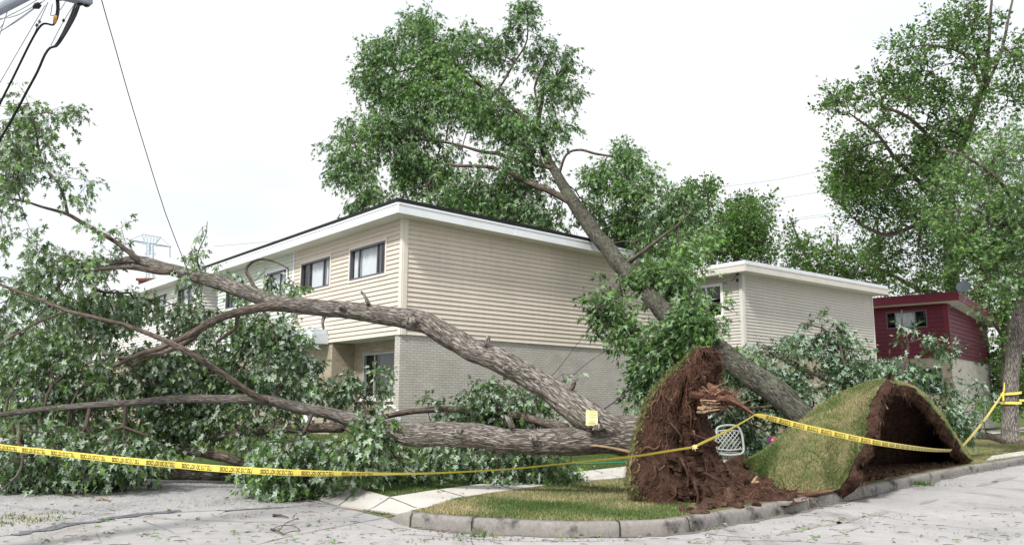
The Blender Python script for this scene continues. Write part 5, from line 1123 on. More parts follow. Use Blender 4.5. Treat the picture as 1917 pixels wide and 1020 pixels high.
for k in range(420):
    x, y = random.uniform(1275, 1800), 0; y = np.interp(x, [1275, 1350, 1450, 1560, 1700, 1800], [958, 955, 938, 915, 885, 862])+random.gauss(0, 7)-2; p = G(x, y, .17)
    if not inside(p[None, :2], bound)[0] or not inside(p[None, :2]-np.array([[-.05, .12]]), bound)[0]: continue
    r_ = random.uniform(.006, .035)**1; a_ = [random.uniform(-.5, .5) for _ in range(6)]
    mb.box(p-[r_, r_, 0], [2*r_, a_[0]*r_, a_[1]*r_], [a_[2]*r_, 2*r_, a_[3]*r_], [a_[4]*r_, a_[5]*r_, 1.3*r_])
tag(mb.build('soil_crumbs', M['soil_red']), kind='stuff')
# clods and broken wood around the pit
def clod(name, label, cat, px, py, z, r, mat, sq=(1, 1, .7), group=None):
    c = G(px, py, z); V = []; Fc = []; n_, m2 = 14, 20
    for i in range(n_+1):
        for j in range(m2):
            t = math.pi*i/n_; u_ = 2*math.pi*j/m2; V.append((math.sin(t)*math.cos(u_), math.sin(t)*math.sin(u_), math.cos(t)))
    V = np.array(V); d = 1+.35*fbm(V*1.4+px, 3)+.15*fbm(V*5+px, 3); V = V*d[:, None]*np.array(sq)*r+c+[0, 0, r*sq[2]*.5]
    Fc = [(i*m2+j, i*m2+(j+1) % m2, (i+1)*m2+(j+1) % m2, (i+1)*m2+j) for i in range(n_) for j in range(m2)]
    return tag(mesh(name, V, Fc, M[mat], smooth=True), label, cat, group)
clod('soil_clod', 'largest brown clod, standing beside the kerb at the foot of the root plate', 'clod', 1366, 948, .14, .13, 'soil_red', (.7, .8, 1.3))
clod('soil_clod', 'smaller pale clod just right of the largest one', 'clod', 1384, 952, .14, .07, 'soil_red')
clod('soil_clod', 'dark clod lying against the kerb, rightmost of the three', 'clod', 1416, 948, .14, .06, 'soil')
clod('rubble', 'row of small crumbled earth lumps along the kerb left of the clods', 'rubble', 1310, 962, .14, .08, 'soil_red', (1.6, .8, .5))
for (rows, lb) in (([(1396, 930, 5, 12.2), (1405, 915, 5, 12.3), (1412, 902, 4.5, 12.4)], 'thick dark broken root standing in the pit'), ([(1418, 932, 3.5, 12.1), (1426, 915, 3.5, 12.2), (1436, 900, 3, 12.2)], 'thinner broken root right of the thick one in the pit')):
    o_, s_ = limb('broken_root', rows, M['root'], None, sides=12, step=.03, amp=.15); tag(o_, lb, 'root')
    x, y, r, Y = rows[-1]; q = P(x, y, Y); 
for (a_, b_, lb) in (((1408, 905, 12.1), (1418, 890, 12.1), 'pale upright wood splinter in the torn pit'), ((1412, 903, 12.0), (1424, 904, 12.0), 'pale wood splinter lying flat across the torn pit')):
    mb = MB(); mb.tube(np.array([P(*a_), (P(*a_)+P(*b_))/2+.01, P(*b_)]), [.022, .025, .012], 6); tag(mb.build('wood_splinter', M['root_pale']), lb, 'splinter')
mb = MB()
for k in range(160):
    x = random.uniform(1340, 1520); y = random.uniform(898, 940); p = G(x, y, .2); d = np.array([random.gauss(0, 1), random.gauss(0, .6), random.gauss(0, .5)]); d /= np.linalg.norm(d); pts = [p+[0, 0, random.uniform(.0, .12)]]
    for t in range(5): d += np.array([random.gauss(0, .5), random.gauss(0, .4), random.gauss(-.05, .4)]); d /= np.linalg.norm(d); pts.append(pts[-1]+d*.05)
    mb.tube(np.array(pts), np.linspace(.008, .002, 6)*random.uniform(.4, 1.2), 4, False)
tag(mb.build('pit_roots', M['root'], None, True), 'tangle of fine torn roots in the pit between plate and turf', 'roots', None, 'stuff')

# ------------------------------------------------------------------ grass blades
def blades(name, pts, hgt, tint, up=None, wd=.006, parent=None, lean=.5):
    n = len(pts); a = rng.uniform(0, 2*math.pi, n); s = np.stack([np.cos(a), np.sin(a), 0*a], 1)*wd*rng.uniform(.6, 1.4, (n, 1)); u = np.array([0, 0, 1.0]) if up is None else up
    d = u+rng.normal(size=(n, 3))*lean; d /= np.linalg.norm(d, axis=1)[:, None]; tip = pts+d*(hgt*rng.uniform(.5, 1.3, n))[:, None]
    V = np.stack([pts-s, pts+s, tip], 1).reshape(-1, 3); o = mesh(name, V, np.arange(3*n).reshape(-1, 3), M['blade'], parent, tint=np.repeat(np.clip(tint, 0, 1), 3)); o['kind'] = 'stuff'; return o
def sample(n, x0, x1, y0, y1): return np.stack([rng.uniform(x0, x1, n), rng.uniform(y0, y1, n)], 1)
soilp = np.array([G(x, y, .15)[:2] for x, y in [(1285, 972), (1300, 972), (1400, 959), (1500, 941), (1600, 918), (1700, 895), (1810, 870), (1835, 860), (1815, 840), (1560, 850), (1345, 876), (1330, 905), (1290, 940)]])
pt = np.vstack([sample(230000, -2, 6, 7.2, 12.5), sample(90000, -4, 9, 12.5, 18), sample(90000, -6, 22, 15, 30)])
pt = pt[inside(pt, bound)]; pt = pt[~inside(pt, swp)]; pt = pt[~inside(pt, soilp)]
dk, _ = dist_poly(pt, CBs); pt = pt[dk > KW+.015]
dry = fbm(np.hstack([pt*1.3, np.zeros((len(pt), 1))]), 4); dsw, sd2 = dist_poly(pt, sw_far[3:])
strip = np.where(sd2 > 0, 0.0, 1.0)            # kerb strip is drier than the lawn behind the walk
keep = rng.random(len(pt)) < np.where(pt[:, 1] > 20, .8, 1); pt = pt[keep]; dry = dry[keep]; strip = strip[keep]
tn = np.where(strip > 0, .42+dry*.7, .20+dry*.35)+rng.normal(size=len(pt))*.20
far = np.clip((pt[:, 1]-9)/12, 0, 1)
blades('grass', np.hstack([pt, height(pt)[:, None]]), .032+.03*far, tn, wd=.004+.010*0); print('blades', len(pt))
# blades on the lifted turf
kk = 150000; ii = rng.integers(0, NI-1, kk); jj = np.minimum((rng.random(kk)**1.3*(NJ-1)).astype(int), NJ-2); f1 = rng.random((kk, 1)); f2 = rng.random((kk, 1))
pp = VT[ii, jj]*(1-f1)*(1-f2)+VT[ii+1, jj]*f1*(1-f2)+VT[ii, jj+1]*(1-f1)*f2+VT[ii+1, jj+1]*f1*f2
nn_ = NV[ii, jj]; tn = .43+fbm(pp*1.4, 4)*.6+rng.normal(size=kk)*.2
blades('grass', pp, .045, tn, up=nn_*.7+np.array([0, 0, .4]), wd=.005, parent=tB)
# fringe of grass round the edge of root plate A (turf side)
nr_, mr_, _ = Vg.shape; kk = 26000
th_idx = rng.integers(int(mr_*.47), int(mr_*.93), kk); ri = rng.integers(2, nr_-4, kk); cen = Vg.mean(1)
pp = Vg[ri, th_idx]; oo = pp-cen[ri]; oo[:, 2] = .15; oo /= np.linalg.norm(oo, axis=1)[:, None]
blades('grass', pp+rng.normal(size=(kk, 3))*.015, .06, .5+rng.normal(size=kk)*.25, up=oo*.8+np.array([0, 0, -.15]), wd=.005, parent=tA)

# ------------------------------------------------------------------ caution tape
def tape(name, rows, label, text_size=.048, per=.47, phase=0.0, spans=((0, 1e9),), text=True, wscale=1.0):
    """rows: (px, py, Y, twist) ; a real 75 mm ribbon hanging along the path; twist in turns (0 = face towards the street)"""
    c = smooth_path(np.array([[*P(x, y, Y), t, w_] for x, y, Y, t, w_ in rows]), .03); n = len(c); p = c[:, :3]
    T = np.gradient(p, axis=0); T /= np.linalg.norm(T, axis=1)[:, None]
    out_ = np.array([0, -1.0, 0])-T*(T@np.array([0, -1.0, 0]))[:, None]; out_ /= np.linalg.norm(out_, axis=1)[:, None]
    upv = np.cross(T, out_); upv *= np.sign(upv[:, 2:3]); th = c[:, 3]*2*math.pi
    W = upv*np.cos(th)[:, None]+out_*np.sin(th)[:, None]; Nn = np.cross(T, W); hw = .0375*c[:, 4]*wscale
    L = np.concatenate([[0], np.cumsum(np.linalg.norm(np.diff(p, axis=0), axis=1))])
    mid = p+Nn*.006
    V = np.stack([p+W*hw[:, None], mid, p-W*hw[:, None]], 1).reshape(-1, 3)
    Fq = [(3*i+k, 3*i+k+1, 3*i+k+4, 3*i+k+3) for i in range(n-1) for k in (0, 1)]
    o = mesh(name, V, Fq, M['tape'], smooth=True); tag(o, label, 'tape')
    if not text: return o
    cu = bpy.data.curves.new('lettering', 'FONT'); cu.body = 'FIRE LINE DO NOT CROSS'; cu.size = text_size; cu.align_x = 'CENTER'; cu.align_y = 'CENTER'; cu.offset = .0014
    to = bpy.data.objects.new('t', cu); COL.objects.link(to); dg = bpy.context.evaluated_depsgraph_get(); me = bpy.data.meshes.new_from_object(to.evaluated_get(dg))
    co = np.array([v.co[:] for v in me.vertices]); fc = [tuple(q.vertices) for q in me.polygons]; bpy.data.objects.remove(to)
    wd_ = co[:, 0].max()-co[:, 0].min(); co[:, 0] *= per*.80/wd_; co[:, 1] *= 1.45
    outs = []; fo = []; k0 = 0; s = phase
    while s < L[-1]:
        if any(a <= s <= b for a, b in spans):
            x = s-co[:, 0]; y = -co[:, 1]                # lettering hangs upside down
            if x.min() > 0 and x.max() < L[-1]:
                q = np.stack([np.interp(x, L, p[:, k]) for k in range(3)], 1); w2 = np.stack([np.interp(x, L, W[:, k]) for k in range(3)], 1); n2 = np.stack([np.interp(x, L, Nn[:, k]) for k in range(3)], 1)
                hh = np.interp(x, L, hw)/.0375; mm = 1-np.abs(y)/.0375
                for sgn in (1,):
                    f_ = np.where((n2@np.array([0, -1.0, 0])) > 0, 1, -1)[:, None]
                    mesh('lettering', q+w2*(y*hh)[:, None]+n2*(.006*mm[:, None]+f_*.0016), fc, M['ink'], o)
        s += per
    if outs: mesh('lettering', np.concatenate(outs), fo, M['ink'], o)
    return o
tape('caution_tape', [(-120, 818, 11.2, .04, 1), (0, 836, 10.6, .04, 1), (100, 847, 10.3, .03, 1), (200, 858, 10.05, .02, 1), (300, 867, 9.9, .0, 1), (400, 876, 9.8, 0, 1), (500, 882, 9.85, .0, 1), (580, 885, 9.95, .03, .95), (650, 886, 10.05, .08, .85), (720, 886.5, 10.2, .13, .7), (800, 885.5, 10.35, .15, .6),
     (880, 882, 10.5, .16, .55), (960, 877, 10.6, .16, .55), (1050, 868, 10.7, .16, .55), (1130, 860, 10.75, .15, .6), (1200, 852, 10.72, .14, .6), (1250, 844, 10.7, .13, .6), (1296, 837, 10.72, .12, .5)], 'yellow fire line tape strung low across the fallen crown to the root plate', spans=((0, 6.3),), phase=.1)
tape('caution_tape', [(1300, 836, 10.75, .1, .5), (1320, 826, 10.8, .12, .7), (1350, 812, 10.9, .13, .7), (1385, 793, 11.1, .14, .6), (1412, 777, 11.3, .12, .35)], 'short yellow tape slanting up from the root plate to the root tip', text=False)
tape('caution_tape', [(1412, 776, 11.3, .1, .3), (1425, 778, 11.35, .05, .8), (1460, 787, 11.6, .02, 1.05), (1510, 800, 11.9, 0, 1.1), (1560, 811, 12.2, 0, 1.1), (1610, 822, 12.5, 0, 1.1), (1660, 831, 13.0, 0, 1.05), (1710, 838, 14.2, .02, 1), (1750, 842, 16.0, .05, .9), (1781, 843, 17.6, .08, .8)], 'yellow tape sagging in front of the arched turf hollow', per=.30, phase=.35, text_size=.05)
tape('caution_tape', [(1801, 836, 19.4, .06, 1.0), (1822, 812, 20.8, .04, 1.3), (1848, 779, 22.8, .03, 1.2), (1876, 738, 24.7, .02, .9)], 'yellow tape rising from the turf hollow to the street tree', text=False)
tape('caution_tape', [(1907, 749, 25, 0, .9), (1960, 750, 25, 0, .9), (2040, 745, 25, 0, .9)], 'end of yellow tape leaving the street tree at the right edge', text=False)
k_ = P(1300, 836, 10.72); mb = MB()
for q in range(7):
    a = q*1.1; mb.tube(np.array([k_+[-.01, 0, 0], k_+[.02*math.cos(a), -.03, .02*math.sin(a)], k_+[.04*math.cos(a+.6), -.02, .04*math.sin(a+.6)-.01]]), [.006, .009, .003], 5)
tag(mb.build('tape_knot', M['paper']), 'crumpled tape knot tied on the root plate', 'knot')

# ------------------------------------------------------------------ wires, pole, tower
def wire(name, pts, r, label, mat='wire', cat='wire', group=None, parent=None):
    c = smooth_path(np.array([P(*q) for q in pts]), .4); mb = MB(); mb.tube(c, r, 6)
    o = mb.build(name, M[mat], parent, True)
    if parent is None: tag(o, label, cat, group)
    return o
wire('downed_wire', [(178, -60, 9.0), (190, 0, 9.6), (213, 80, 10.4), (240, 175, 11.2), (275, 290, 12.0), (310, 400, 12.6), (345, 490, 13.0), (372, 560, 12.9), (400, 618, 12.7), (430, 668, 12.6)], .0065, 'long single wire running down from the sky through the fallen crown')
wire('downed_wire', [(1120, 597, 22), (1080, 645, 18), (1045, 690, 14), (1020, 715, 12.5)], .006, 'thin wire slanting from the siding to the fallen limb, the upper of two')
wire('downed_wire', [(1165, 638, 23), (1110, 672, 18), (1060, 712, 14), (1030, 732, 12.6), (985, 748, 13), (950, 772, 14)], .006, 'thin wire slanting over the brick wall below the upper one')
wire('downed_wire', [(1245, 632, 20), (1218, 680, 17), (1185, 720, 14.5), (1150, 752, 12.6), (1122, 771, 12.0)], .009, 'dark wire running from the leaning tree down to the paper notice')
pole = empty('utility_pole', np.array([*P(-190, 700, 7.4)[:2], 0]), 'utility pole hardware with a bolted steel crossarm and hanging cables at the top left corner', 'pole')
pb = np.array([*P(-190, 700, 7.4)[:2], 0]); mb = MB(); mb.tube(np.array([pb, pb+[0, 0, 4], pb+[0, 0, 8.5]]), [.16, .15, .12], 16); mb.build('pole', M['bark_brown'], pole, True)
a0, a1 = P(45, -30, 6.6), P(170, 2, 7.0); d = (a1-a0); d /= np.linalg.norm(d); a00 = a0-d*.3; sidev = np.cross(d, [0, 0, 1.0]); sidev /= np.linalg.norm(sidev); upv = np.cross(sidev, d)
mb = MB(); Lr = np.linalg.norm(a1-a00)
mb.box(a00-sidev*.05-upv*.045, d*Lr, sidev*.10, upv*.012); mb.box(a00-sidev*.05-upv*.033, d*Lr, sidev*.008, upv*.10); mb.box(a00+sidev*.042-upv*.033, d*Lr, sidev*.008, upv*.10)
mb.build('crossarm', M['galv'], pole)
mb = MB()
for t in (.96, .9, .7, .5):
    c = a00+d*Lr*t; mb.tube(np.array([c-upv*.06-sidev*.02, c-upv*.02-sidev*.02]), .016, 8); mb.tube(np.array([c-upv*.052-sidev*.02, c-upv*.046-sidev*.02]), .026, 8); mb.build('bolt', M['wire'], pole); mb = MB()
mb = MB(); b0, b1 = P(-60, 48, 6.2), P(70, -18, 6.6); mb.tube(np.array([b0, (b0+b1)/2, b1]), .045, 14); mb.build('brace', M['galv'], pole, True)
mb = MB(); mb.tube(np.array([pb+[0, 0, 5.2], b0]), .045, 12); mb.tube(np.array([pb+[0, 0, 6.3], a00]), .05, 12); mb.build('brace', M['galv'], pole, True)
def hang(pts, r, mat='wire', nm='cable'):
    c = smooth_path(np.array([P(*q) for q in pts]), .05); mb = MB(); mb.tube(c, r, 8); return mb.build(nm, M[mat], pole, True)
for o_ in (0, 4, 8): hang([(141+o_, 8, 7.0), (134+o_, 28, 7.0), (124+o_*.8, 50, 7.0), (113+o_*.5, 72, 7.0), (103+o_*.3, 87, 7.0), (94, 90, 7.0), (84, 103, 7.0), (70, 135, 7.0), (50, 172, 7.0), (30, 210, 7.0), (4, 255, 7.0), (-30, 310, 7.0)], .0105)
for o_ in (0, 3): hang([(106+o_, 0, 6.8), (107+o_, 18, 6.8), (104+o_, 35, 6.8), (100, 47, 6.8), (92, 46, 6.8), (82, 45, 6.8), (72, 54, 6.8), (58, 78, 6.8), (42, 110, 6.8), (25, 145, 6.8), (2, 190, 6.8), (-20, 235, 6.8)], .009)
for pts in ([(85, 10, 6.9), (55, 60, 6.9), (0, 155, 6.9), (-20, 190, 6.9)], [(90, 5, 6.8), (72, 45, 6.8), (62, 70, 6.8)], [(138, 10, 7), (118, 42, 7), (95, 86, 7)], [(70, 0, 6.8), (40, 18, 6.8), (0, 38, 6.8)], [(85, 0, 6.8), (40, 35, 6.8), (0, 60, 6.8)], [(78, 4, 6.8), (30, 30, 6.8), (-5, 36, 6.8)],
            [(65, 14, 6.8), (35, 36, 6.8), (0, 60, 6.8)], [(24, -5, 6.8), (14, 22, 6.8), (4, 52, 6.8), (-5, 80, 6.8)], [(14, 20, 6.8), (6, 45, 6.8), (-6, 60, 6.8)], [(125, 0, 7), (115, 16, 7), (105, 26, 7)], [(98, 8, 6.8), (96, 22, 6.8), (95, 30, 6.8), (104, 28, 6.8)]): hang(pts, .0032, 'wire_grey', 'wire')
mb = MB(); c = P(69, 12, 6.8); mb.tube(np.array([P(62, 15, 6.8), c, P(75, 8, 6.8)]), [.012, .03, .02], 8); mb.build('clamp', M['wire'], pole, True)
for (x, y) in ((119, 39), (74, 41), (69, 48)): mb = MB(); mb.tube(np.array([P(x-3, y, 6.9), P(x+3, y+1, 6.9)]), .006, 5); mb.tube(np.array([P(x, y-3, 6.9), P(x, y+3, 6.9)]), .008, 5); mb.build('clamp', M['wire'], pole, True)
mb = MB(); mb.tube(np.array([P(104, 30, 6.75), P(102, 44, 6.75)]), .014, 8); mb.build('splice', simple('orange_splice', (.5, .25, .08)), pole, True)

tw = empty('transmission_tower', (*P(288, 700, 260)[:2], 0), 'distant steel lattice transmission tower above the fallen crown', 'tower'); Yt = 260
def tp(x, y, dy=0): return P(x, y, Yt+dy)
mb = MB()
def bar(a, b, r=.08): mb.tube(np.array([a, b]), r, 4, False)
for dy in (-3, 3):
    for (x0, x1) in ((271, 275), (292, 287), (279, 279), (286, 286)): bar(tp(x0, 700, dy), tp(x1, 455, dy), .16)
    ys = [455, 475, 495, 520, 550, 585, 625]
    for a, b in zip(ys[:-1], ys[1:]): bar(tp(271, a, dy), tp(292, b, dy)); bar(tp(292, a, dy), tp(271, b, dy)); bar(tp(271, a, dy), tp(292, a, dy))
    bar(tp(271, 455, dy), tp(266, 438, dy), .16); bar(tp(292, 455, dy), tp(301, 444, dy), .16)
    for x0, x1 in ((266, 301),): bar(tp(266, 438, dy), tp(301, 444, dy), .14)
    for q in range(5): bar(tp(266+q*7, 438+q*1.2, dy), tp(272+q*5, 456, dy)); bar(tp(273+q*6, 439+q, dy), tp(268+q*6, 456, dy))
bar(tp(243, 448.5), tp(320, 461.5), .3); bar(tp(266, 440), tp(243, 448.5), .12); bar(tp(301, 445), tp(320, 461), .12); bar(tp(243, 449.5), tp(275, 458), .14); bar(tp(320, 462), tp(290, 460), .14)
mb.build('lattice', M['lattice'], tw)
mb = MB()
for (x, y) in ((244, 449), (318, 462), (281, 456)): mb.tube(np.array([tp(x, y), tp(x, y+20)]), .22, 6)
mb.build('insulator', M['lattice'], tw)
for k_, (a, b, c, lb) in enumerate((((1350, 350), (1450, 337), (1550, 318), 'topmost faint power line in the sky between the right hand trees'), ((1440, 374), (1500, 365), (1620, 346), 'second power line from the top between the right hand trees'), ((1440, 414), (1530, 403), (1640, 388), 'third power line from the top, upper of a close pair'), ((1440, 417), (1530, 407), (1640, 393), 'fourth power line from the top, lower of a close pair'),
                               ((1480, 440), (1560, 428), (1680, 410), 'fifth power line from the top, above the sparse tree'), ((1500, 458), (1580, 450), (1700, 440), 'lowest power line between the right hand trees'), ((400, 461), (470, 455), (560, 447), 'faint power line above the roof edge at the left'))):
    wire('power_line', [(*a, 200), (*b, 200), (*c, 200)], .07, lb, 'lattice', 'wire', 'power lines in the sky')

# ------------------------------------------------------------------ garden things
def chair():
    c = P(1366, 838, 17.6); g = hz(c[0], c[1]); c = np.array([c[0], c[1], g]); t = empty('garden_chair', c, 'white resin lattice garden chair tipped behind the root plate', 'chair'); Wd, H = .27, .62
    mb = MB(); base = c+np.array([0, 0, .27]); ux = np.array([1, .15, 0]); ux /= np.linalg.norm(ux); uz = np.array([0, .18, 1.0]); uz /= np.linalg.norm(uz)
    def q(a, b): return base+ux*a+uz*b
    outl = [(-.27, .03), (-.29, .25), (-.26, .45), (-.22, .58), (0, .63), (.22, .60), (.30, .47), (.32, .28), (.29, .05), (0, .0), (-.27, .03)]
    pts = smooth_path(np.array([q(a, b) for a, b in outl]), .03); mb.tube(pts, .026, 8); mb.tube(np.array([q(-.27, .50), q(0, .53), q(.28, .50)]), .018, 6); mb.tube(np.array([q(-.27, .13), q(0, .10), q(.29, .13)]), .018, 6)
    for k in range(-4, 5):
        x0 = k*.095
        for sgn in (1, -1):
            a0, b0 = x0-.19*sgn*1.0, .10; a1, b1 = x0+.19*sgn*1.0, .52
            tt = np.linspace(0, 1, 12); seg = [(a0+(a1-a0)*u, b0+(b1-b0)*u) for u in tt if abs(a0+(a1-a0)*u) < .27]
            if len(seg) > 1: mb.tube(np.array([q(*s_) for s_ in (seg[0], seg[-1])]), .010, 5)
    mb.build('backrest', M['white_plastic'], t, True)
    mb = MB(); mb.box(q(-.25, .02)+[0, .05, 0], ux*.5, [0, .42, .0], [0, 0, .03]); mb.build('seat', M['white_plastic'], t)
    for (a, b_) in ((-.24, .06), (.24, .06), (-.24, .45), (.24, .45)):
        mb = MB(); p0 = c+ux*a+[0, b_, 0]; mb.tube(np.array([p0, p0+[0, 0, .29]]), [.02, .026], 7); mb.build('leg', M['white_plastic'], t)
chair()
pc = P(702, 858, 16.5); g = hz(pc[0], pc[1]); pot = empty('flower_pot', (pc[0], pc[1], g), 'cream flower pot on the lawn under the fallen trunk', 'pot'); zt_ = P(700, 844, 16.5)[2]; h_ = zt_-g
prof_ = [(.001, 0), (.065, 0), (.075, .02), (.095, h_*.5), (.115, h_-.06), (.130, h_-.055), (.135, h_), (.115, h_), (.10, h_-.06), (.001, h_-.08)]
def lathe(prof, c, m_=28):
    V = []; 
    for r_, z_ in prof:
        for j in range(m_): a = 2*math.pi*j/m_; V.append((c[0]+r_*math.cos(a), c[1]+r_*math.sin(a), c[2]+z_))
    return V, [(i*m_+j, i*m_+(j+1) % m_, (i+1)*m_+(j+1) % m_, (i+1)*m_+j) for i in range(len(prof)-1) for j in range(m_)]
Vp, Fp = lathe(prof_[:-1], (pc[0], pc[1], g)); mesh('vessel', Vp, Fp, M['pot'], pot, smooth=True)
Vp, Fp = lathe([(.001, h_-.05), (.108, h_-.052)], (pc[0], pc[1], g)); mesh('potting_soil', Vp, Fp, M['soil'], pot)
# dark wrought chair by the window
bc = P(728, 800, 19.6); g = hz(bc[0], bc[1]); bch = empty('patio_chair', (bc[0], bc[1], g), 'wrought patio chair with a rounded patterned back under the front window', 'chair')
mb = MB(); Yc = 19.6; arc = [(711, 792), (711, 778), (717, 766), (730, 761), (742, 767), (748, 780), (748, 794)]
pts = smooth_path(np.array([P(x, y, Yc) for x, y in arc]), .04); mb.tube(pts, .055, 8); 
for x in (718, 724, 730, 736, 742): mb.tube(np.array([P(x, 768, Yc), P(x, 792, Yc)]), .008, 5)
M['pattern'] = simple('patterned_cushion', (.5, .5, .5), .8, .1, .98, 26); mb.build('backrest', M['pattern'], bch, True)
mb = MB(); s0 = P(711, 792, Yc); s1 = P(748, 794, Yc); mb.box(s0, s1-s0, [0, .42, 0], [0, 0, .05]); mb.build('seat', M['pattern'], bch)
for (x, dy) in ((712, 0), (747, 0), (712, .4), (747, .4)):
    p_ = P(x, 792, Yc)+[0, dy, 0]; mb = MB(); mb.tube(np.array([p_, [p_[0], p_[1], hz(p_[0], p_[1])]]), .014, 6); mb.build('leg', M['frame_dark'], bch)
# ball
bp = P(1447, 827, 17.6); V, Fb = [], []; rb = .12; ball = empty('play_ball', (bp[0], bp[1], bp[2]-rb), 'purple and orange play ball resting at the foot of the turf slope', 'ball')
def sph(c, r, n_=16, m2=24, sq=1.0):
    V = [(c[0]+r*math.sin(math.pi*i/n_)*math.cos(2*math.pi*j/m2), c[1]+r*math.sin(math.pi*i/n_)*math.sin(2*math.pi*j/m2), c[2]+r*math.cos(math.pi*i/n_)) for i in range(n_+1) for j in range(m2)]
    return V, [(i*m2+j, i*m2+(j+1) % m2, (i+1)*m2+(j+1) % m2, (i+1)*m2+j) for i in range(n_) for j in range(m2)]
V, Fb = sph(bp, rb); mi = [((i % 24)//4) % 3 for i in range(len(Fb))]
mesh('shell', V, Fb, None, ball, smooth=True, matidx=mi, mats=[simple('purple_rubber', (.10, .02, .10), .35, .5), simple('pink_rubber', (.35, .04, .10), .35, .5), simple('orange_rubber', (.55, .16, .03), .35, .5)])
mb = MB(); 
for sgn in (1, -1): mb.tube(np.array([bp+[0, 0, sgn*(rb-.004)], bp+[0, 0, sgn*(rb+.004)]]), .02, 10)
mb.build('valve_cap', M['ink'], ball)
# green hose lying on the lawn behind the trunk
c = []
for (x, y, dz) in [(700, 861, 0), (745, 864, 0), (800, 866, 0), (900, 868, 0), (1000, 868, 0), (1080, 867, 0), (1130, 866, 0), (1182, 864, 0)]:
    p = G(x, y, .30); 
    for _ in range(6): p = G(x, y, hz(p[0], p[1])+.03)
    c.append(p)
mb = MB(); mb.tube(smooth_path(np.array(c), .1), .012, 6); tag(mb.build('garden_hose', simple('green_hose', (.02, .30, .20), .4, .5), None, True), 'thin green garden hose lying across the lawn behind the trunk', 'hose')
# concrete block end of the far kerb
def blockkerb():
    p0, p1 = G(405, 898, 0), G(458, 905, 0); d = p1-p0; d /= np.linalg.norm(d); nn = np.array([-d[1], d[0], 0]); mb = MB()
    mb.box(p0, p1-p0, nn*.16, [0, 0, .15]); a = p1+d*.004; mb.box(a, nn*1.4+d*.4, -d*.004+nn*.0-nn*0+np.array([.15, .02, 0]), [0, 0, .15]); return mb.build('kerb_block', M['kerb'])
tag(blockkerb(), 'chipped concrete block at the end of the kerb under the fallen crown', 'kerb block')
# loose branches lying on the road
def loose(label, pts, r=.009):
    c = smooth_path(np.array([G(x, y, z) for x, y, z in pts]), .04); mb = MB(); mb.tube(c, np.linspace(r, r*.3, len(c)), 6); return mb
mb = loose('', [(508, 990, .02), (520, 993, .03), (532, 1000, .02)], .014); mb.tube(smooth_path(np.array([G(530, 999, .02), G(545, 994, .05), G(560, 993, .01)]), .04), .006, 5); mb.tube(smooth_path(np.array([G(522, 993, .03), G(535, 979, .06), G(558, 969, .05)]), .04), .006, 5); mb.tube(smooth_path(np.array([G(510, 990, .02), G(525, 983, .05), G(552, 984, .03), G(562, 992, .01)]), .04), .005, 5)
tag(mb.build('broken_branch', M['bark_brown'], None, True), 'small forked dead branch lying on the pale concrete in the foreground', 'branch')
mb = loose('', [(512, 964, .02), (525, 964, .03), (540, 968, .02)], .022); tag(mb.build('bark_chip', M['bark_brown'], None, True), 'dark bark chip on the concrete above the forked branch', 'bark')
mb = loose('', [(183, 935, .02), (195, 933, .03), (206, 936, .02)], .025); tag(mb.build('bark_chip', M['wood'], None, True), 'reddish brown bark piece on the gravel at the left', 'bark')
mb = loose('', [(125, 924, .03), (150, 927, .06), (175, 930, .02)], .01); mb.tube(smooth_path(np.array([G(172, 930, .03), G(178, 922, .1), G(183, 919, .16)]), .04), .006, 5); tag(mb.build('broken_branch', M['bark_brown'], None, True), 'thin dead twig on the gravel at the edge of the crown', 'branch')

# ------------------------------------------------------------------ litter of leaves and twigs
def litter(name, pxpts, size, mat, parent=None, lift=.012, detail=1, zf=None):
    p = np.array([G(x, y, 0) for x, y in pxpts]); z = gzero(p) if zf is None else zf(p); p[:, 2] = z+lift+rng.random(len(p))*.012; n = len(p)
    a = rng.uniform(0, 2*math.pi, n); tip = np.stack([np.cos(a), np.sin(a), rng.normal(size=n)*.18], 1); nr_ = np.stack([rng.normal(size=n)*.25, rng.normal(size=n)*.25, np.where(rng.random(n) < .4, -1, 1)], 1)
    o = leaves_mesh(name, p, tip, nr_, size*rng.uniform(.35, 1.2, n), rng.random(n), mat, parent, detail); o['kind'] = 'stuff'; return o
def pxs(n, x0, x1, y0, y1): return np.stack([rng.uniform(x0, x1, n), rng.uniform(y0, y1, n)], 1)
kc = [CBs[i] for i in range(8, len(CBs)-1, 7) if CBs[i][1] < 22]
M['leaf_dry'] = leafmat('dry_leaf', (.06, .035, .015), (.20, .12, .05), (.22, .16, .09), .1, .8)
def clump(n, cx, cy, sx, sy): return np.stack([rng.normal(cx, sx, n), rng.normal(cy, sy, n)], 1)
g_ = np.vstack([pxs(130, -10, 640, 905, 1020), pxs(60, 600, 1917, 985, 1020), pxs(60, 1300, 1917, 940, 1000)]+[clump(int(rng.integers(4, 12)), rng.uniform(0, 1900), rng.uniform(960, 1018), 12, 2) for _ in range(34)]+[clump(60, 110, 925, 60, 6), clump(40, 570, 932, 60, 5), clump(46, 1725, 908, 12, 2.5), clump(26, 1795, 908, 26, 2), clump(30, 890, 1004, 20, 1.5), clump(16, 1050, 1007, 12, 2)])
g_ = g_[(g_[:, 1] > 896)]; q = G_ = np.array([G(x, y, 0)[:2] for x, y in g_]); g_ = g_[(~inside(q, bound)) | (rng.random(len(q)) < .15)]
litter('leaf_litter', g_, .07, M['leaf'])
d_ = np.vstack([pxs(420, -10, 1917, 940, 1020), pxs(300, -10, 640, 900, 960)]+[clump(int(rng.integers(3, 16)), rng.uniform(0, 1900), rng.uniform(955, 1018), 20, 1.5) for _ in range(60)]+[clump(120, 30, 975, 45, 14), clump(60, 950, 1011, 60, 2)])
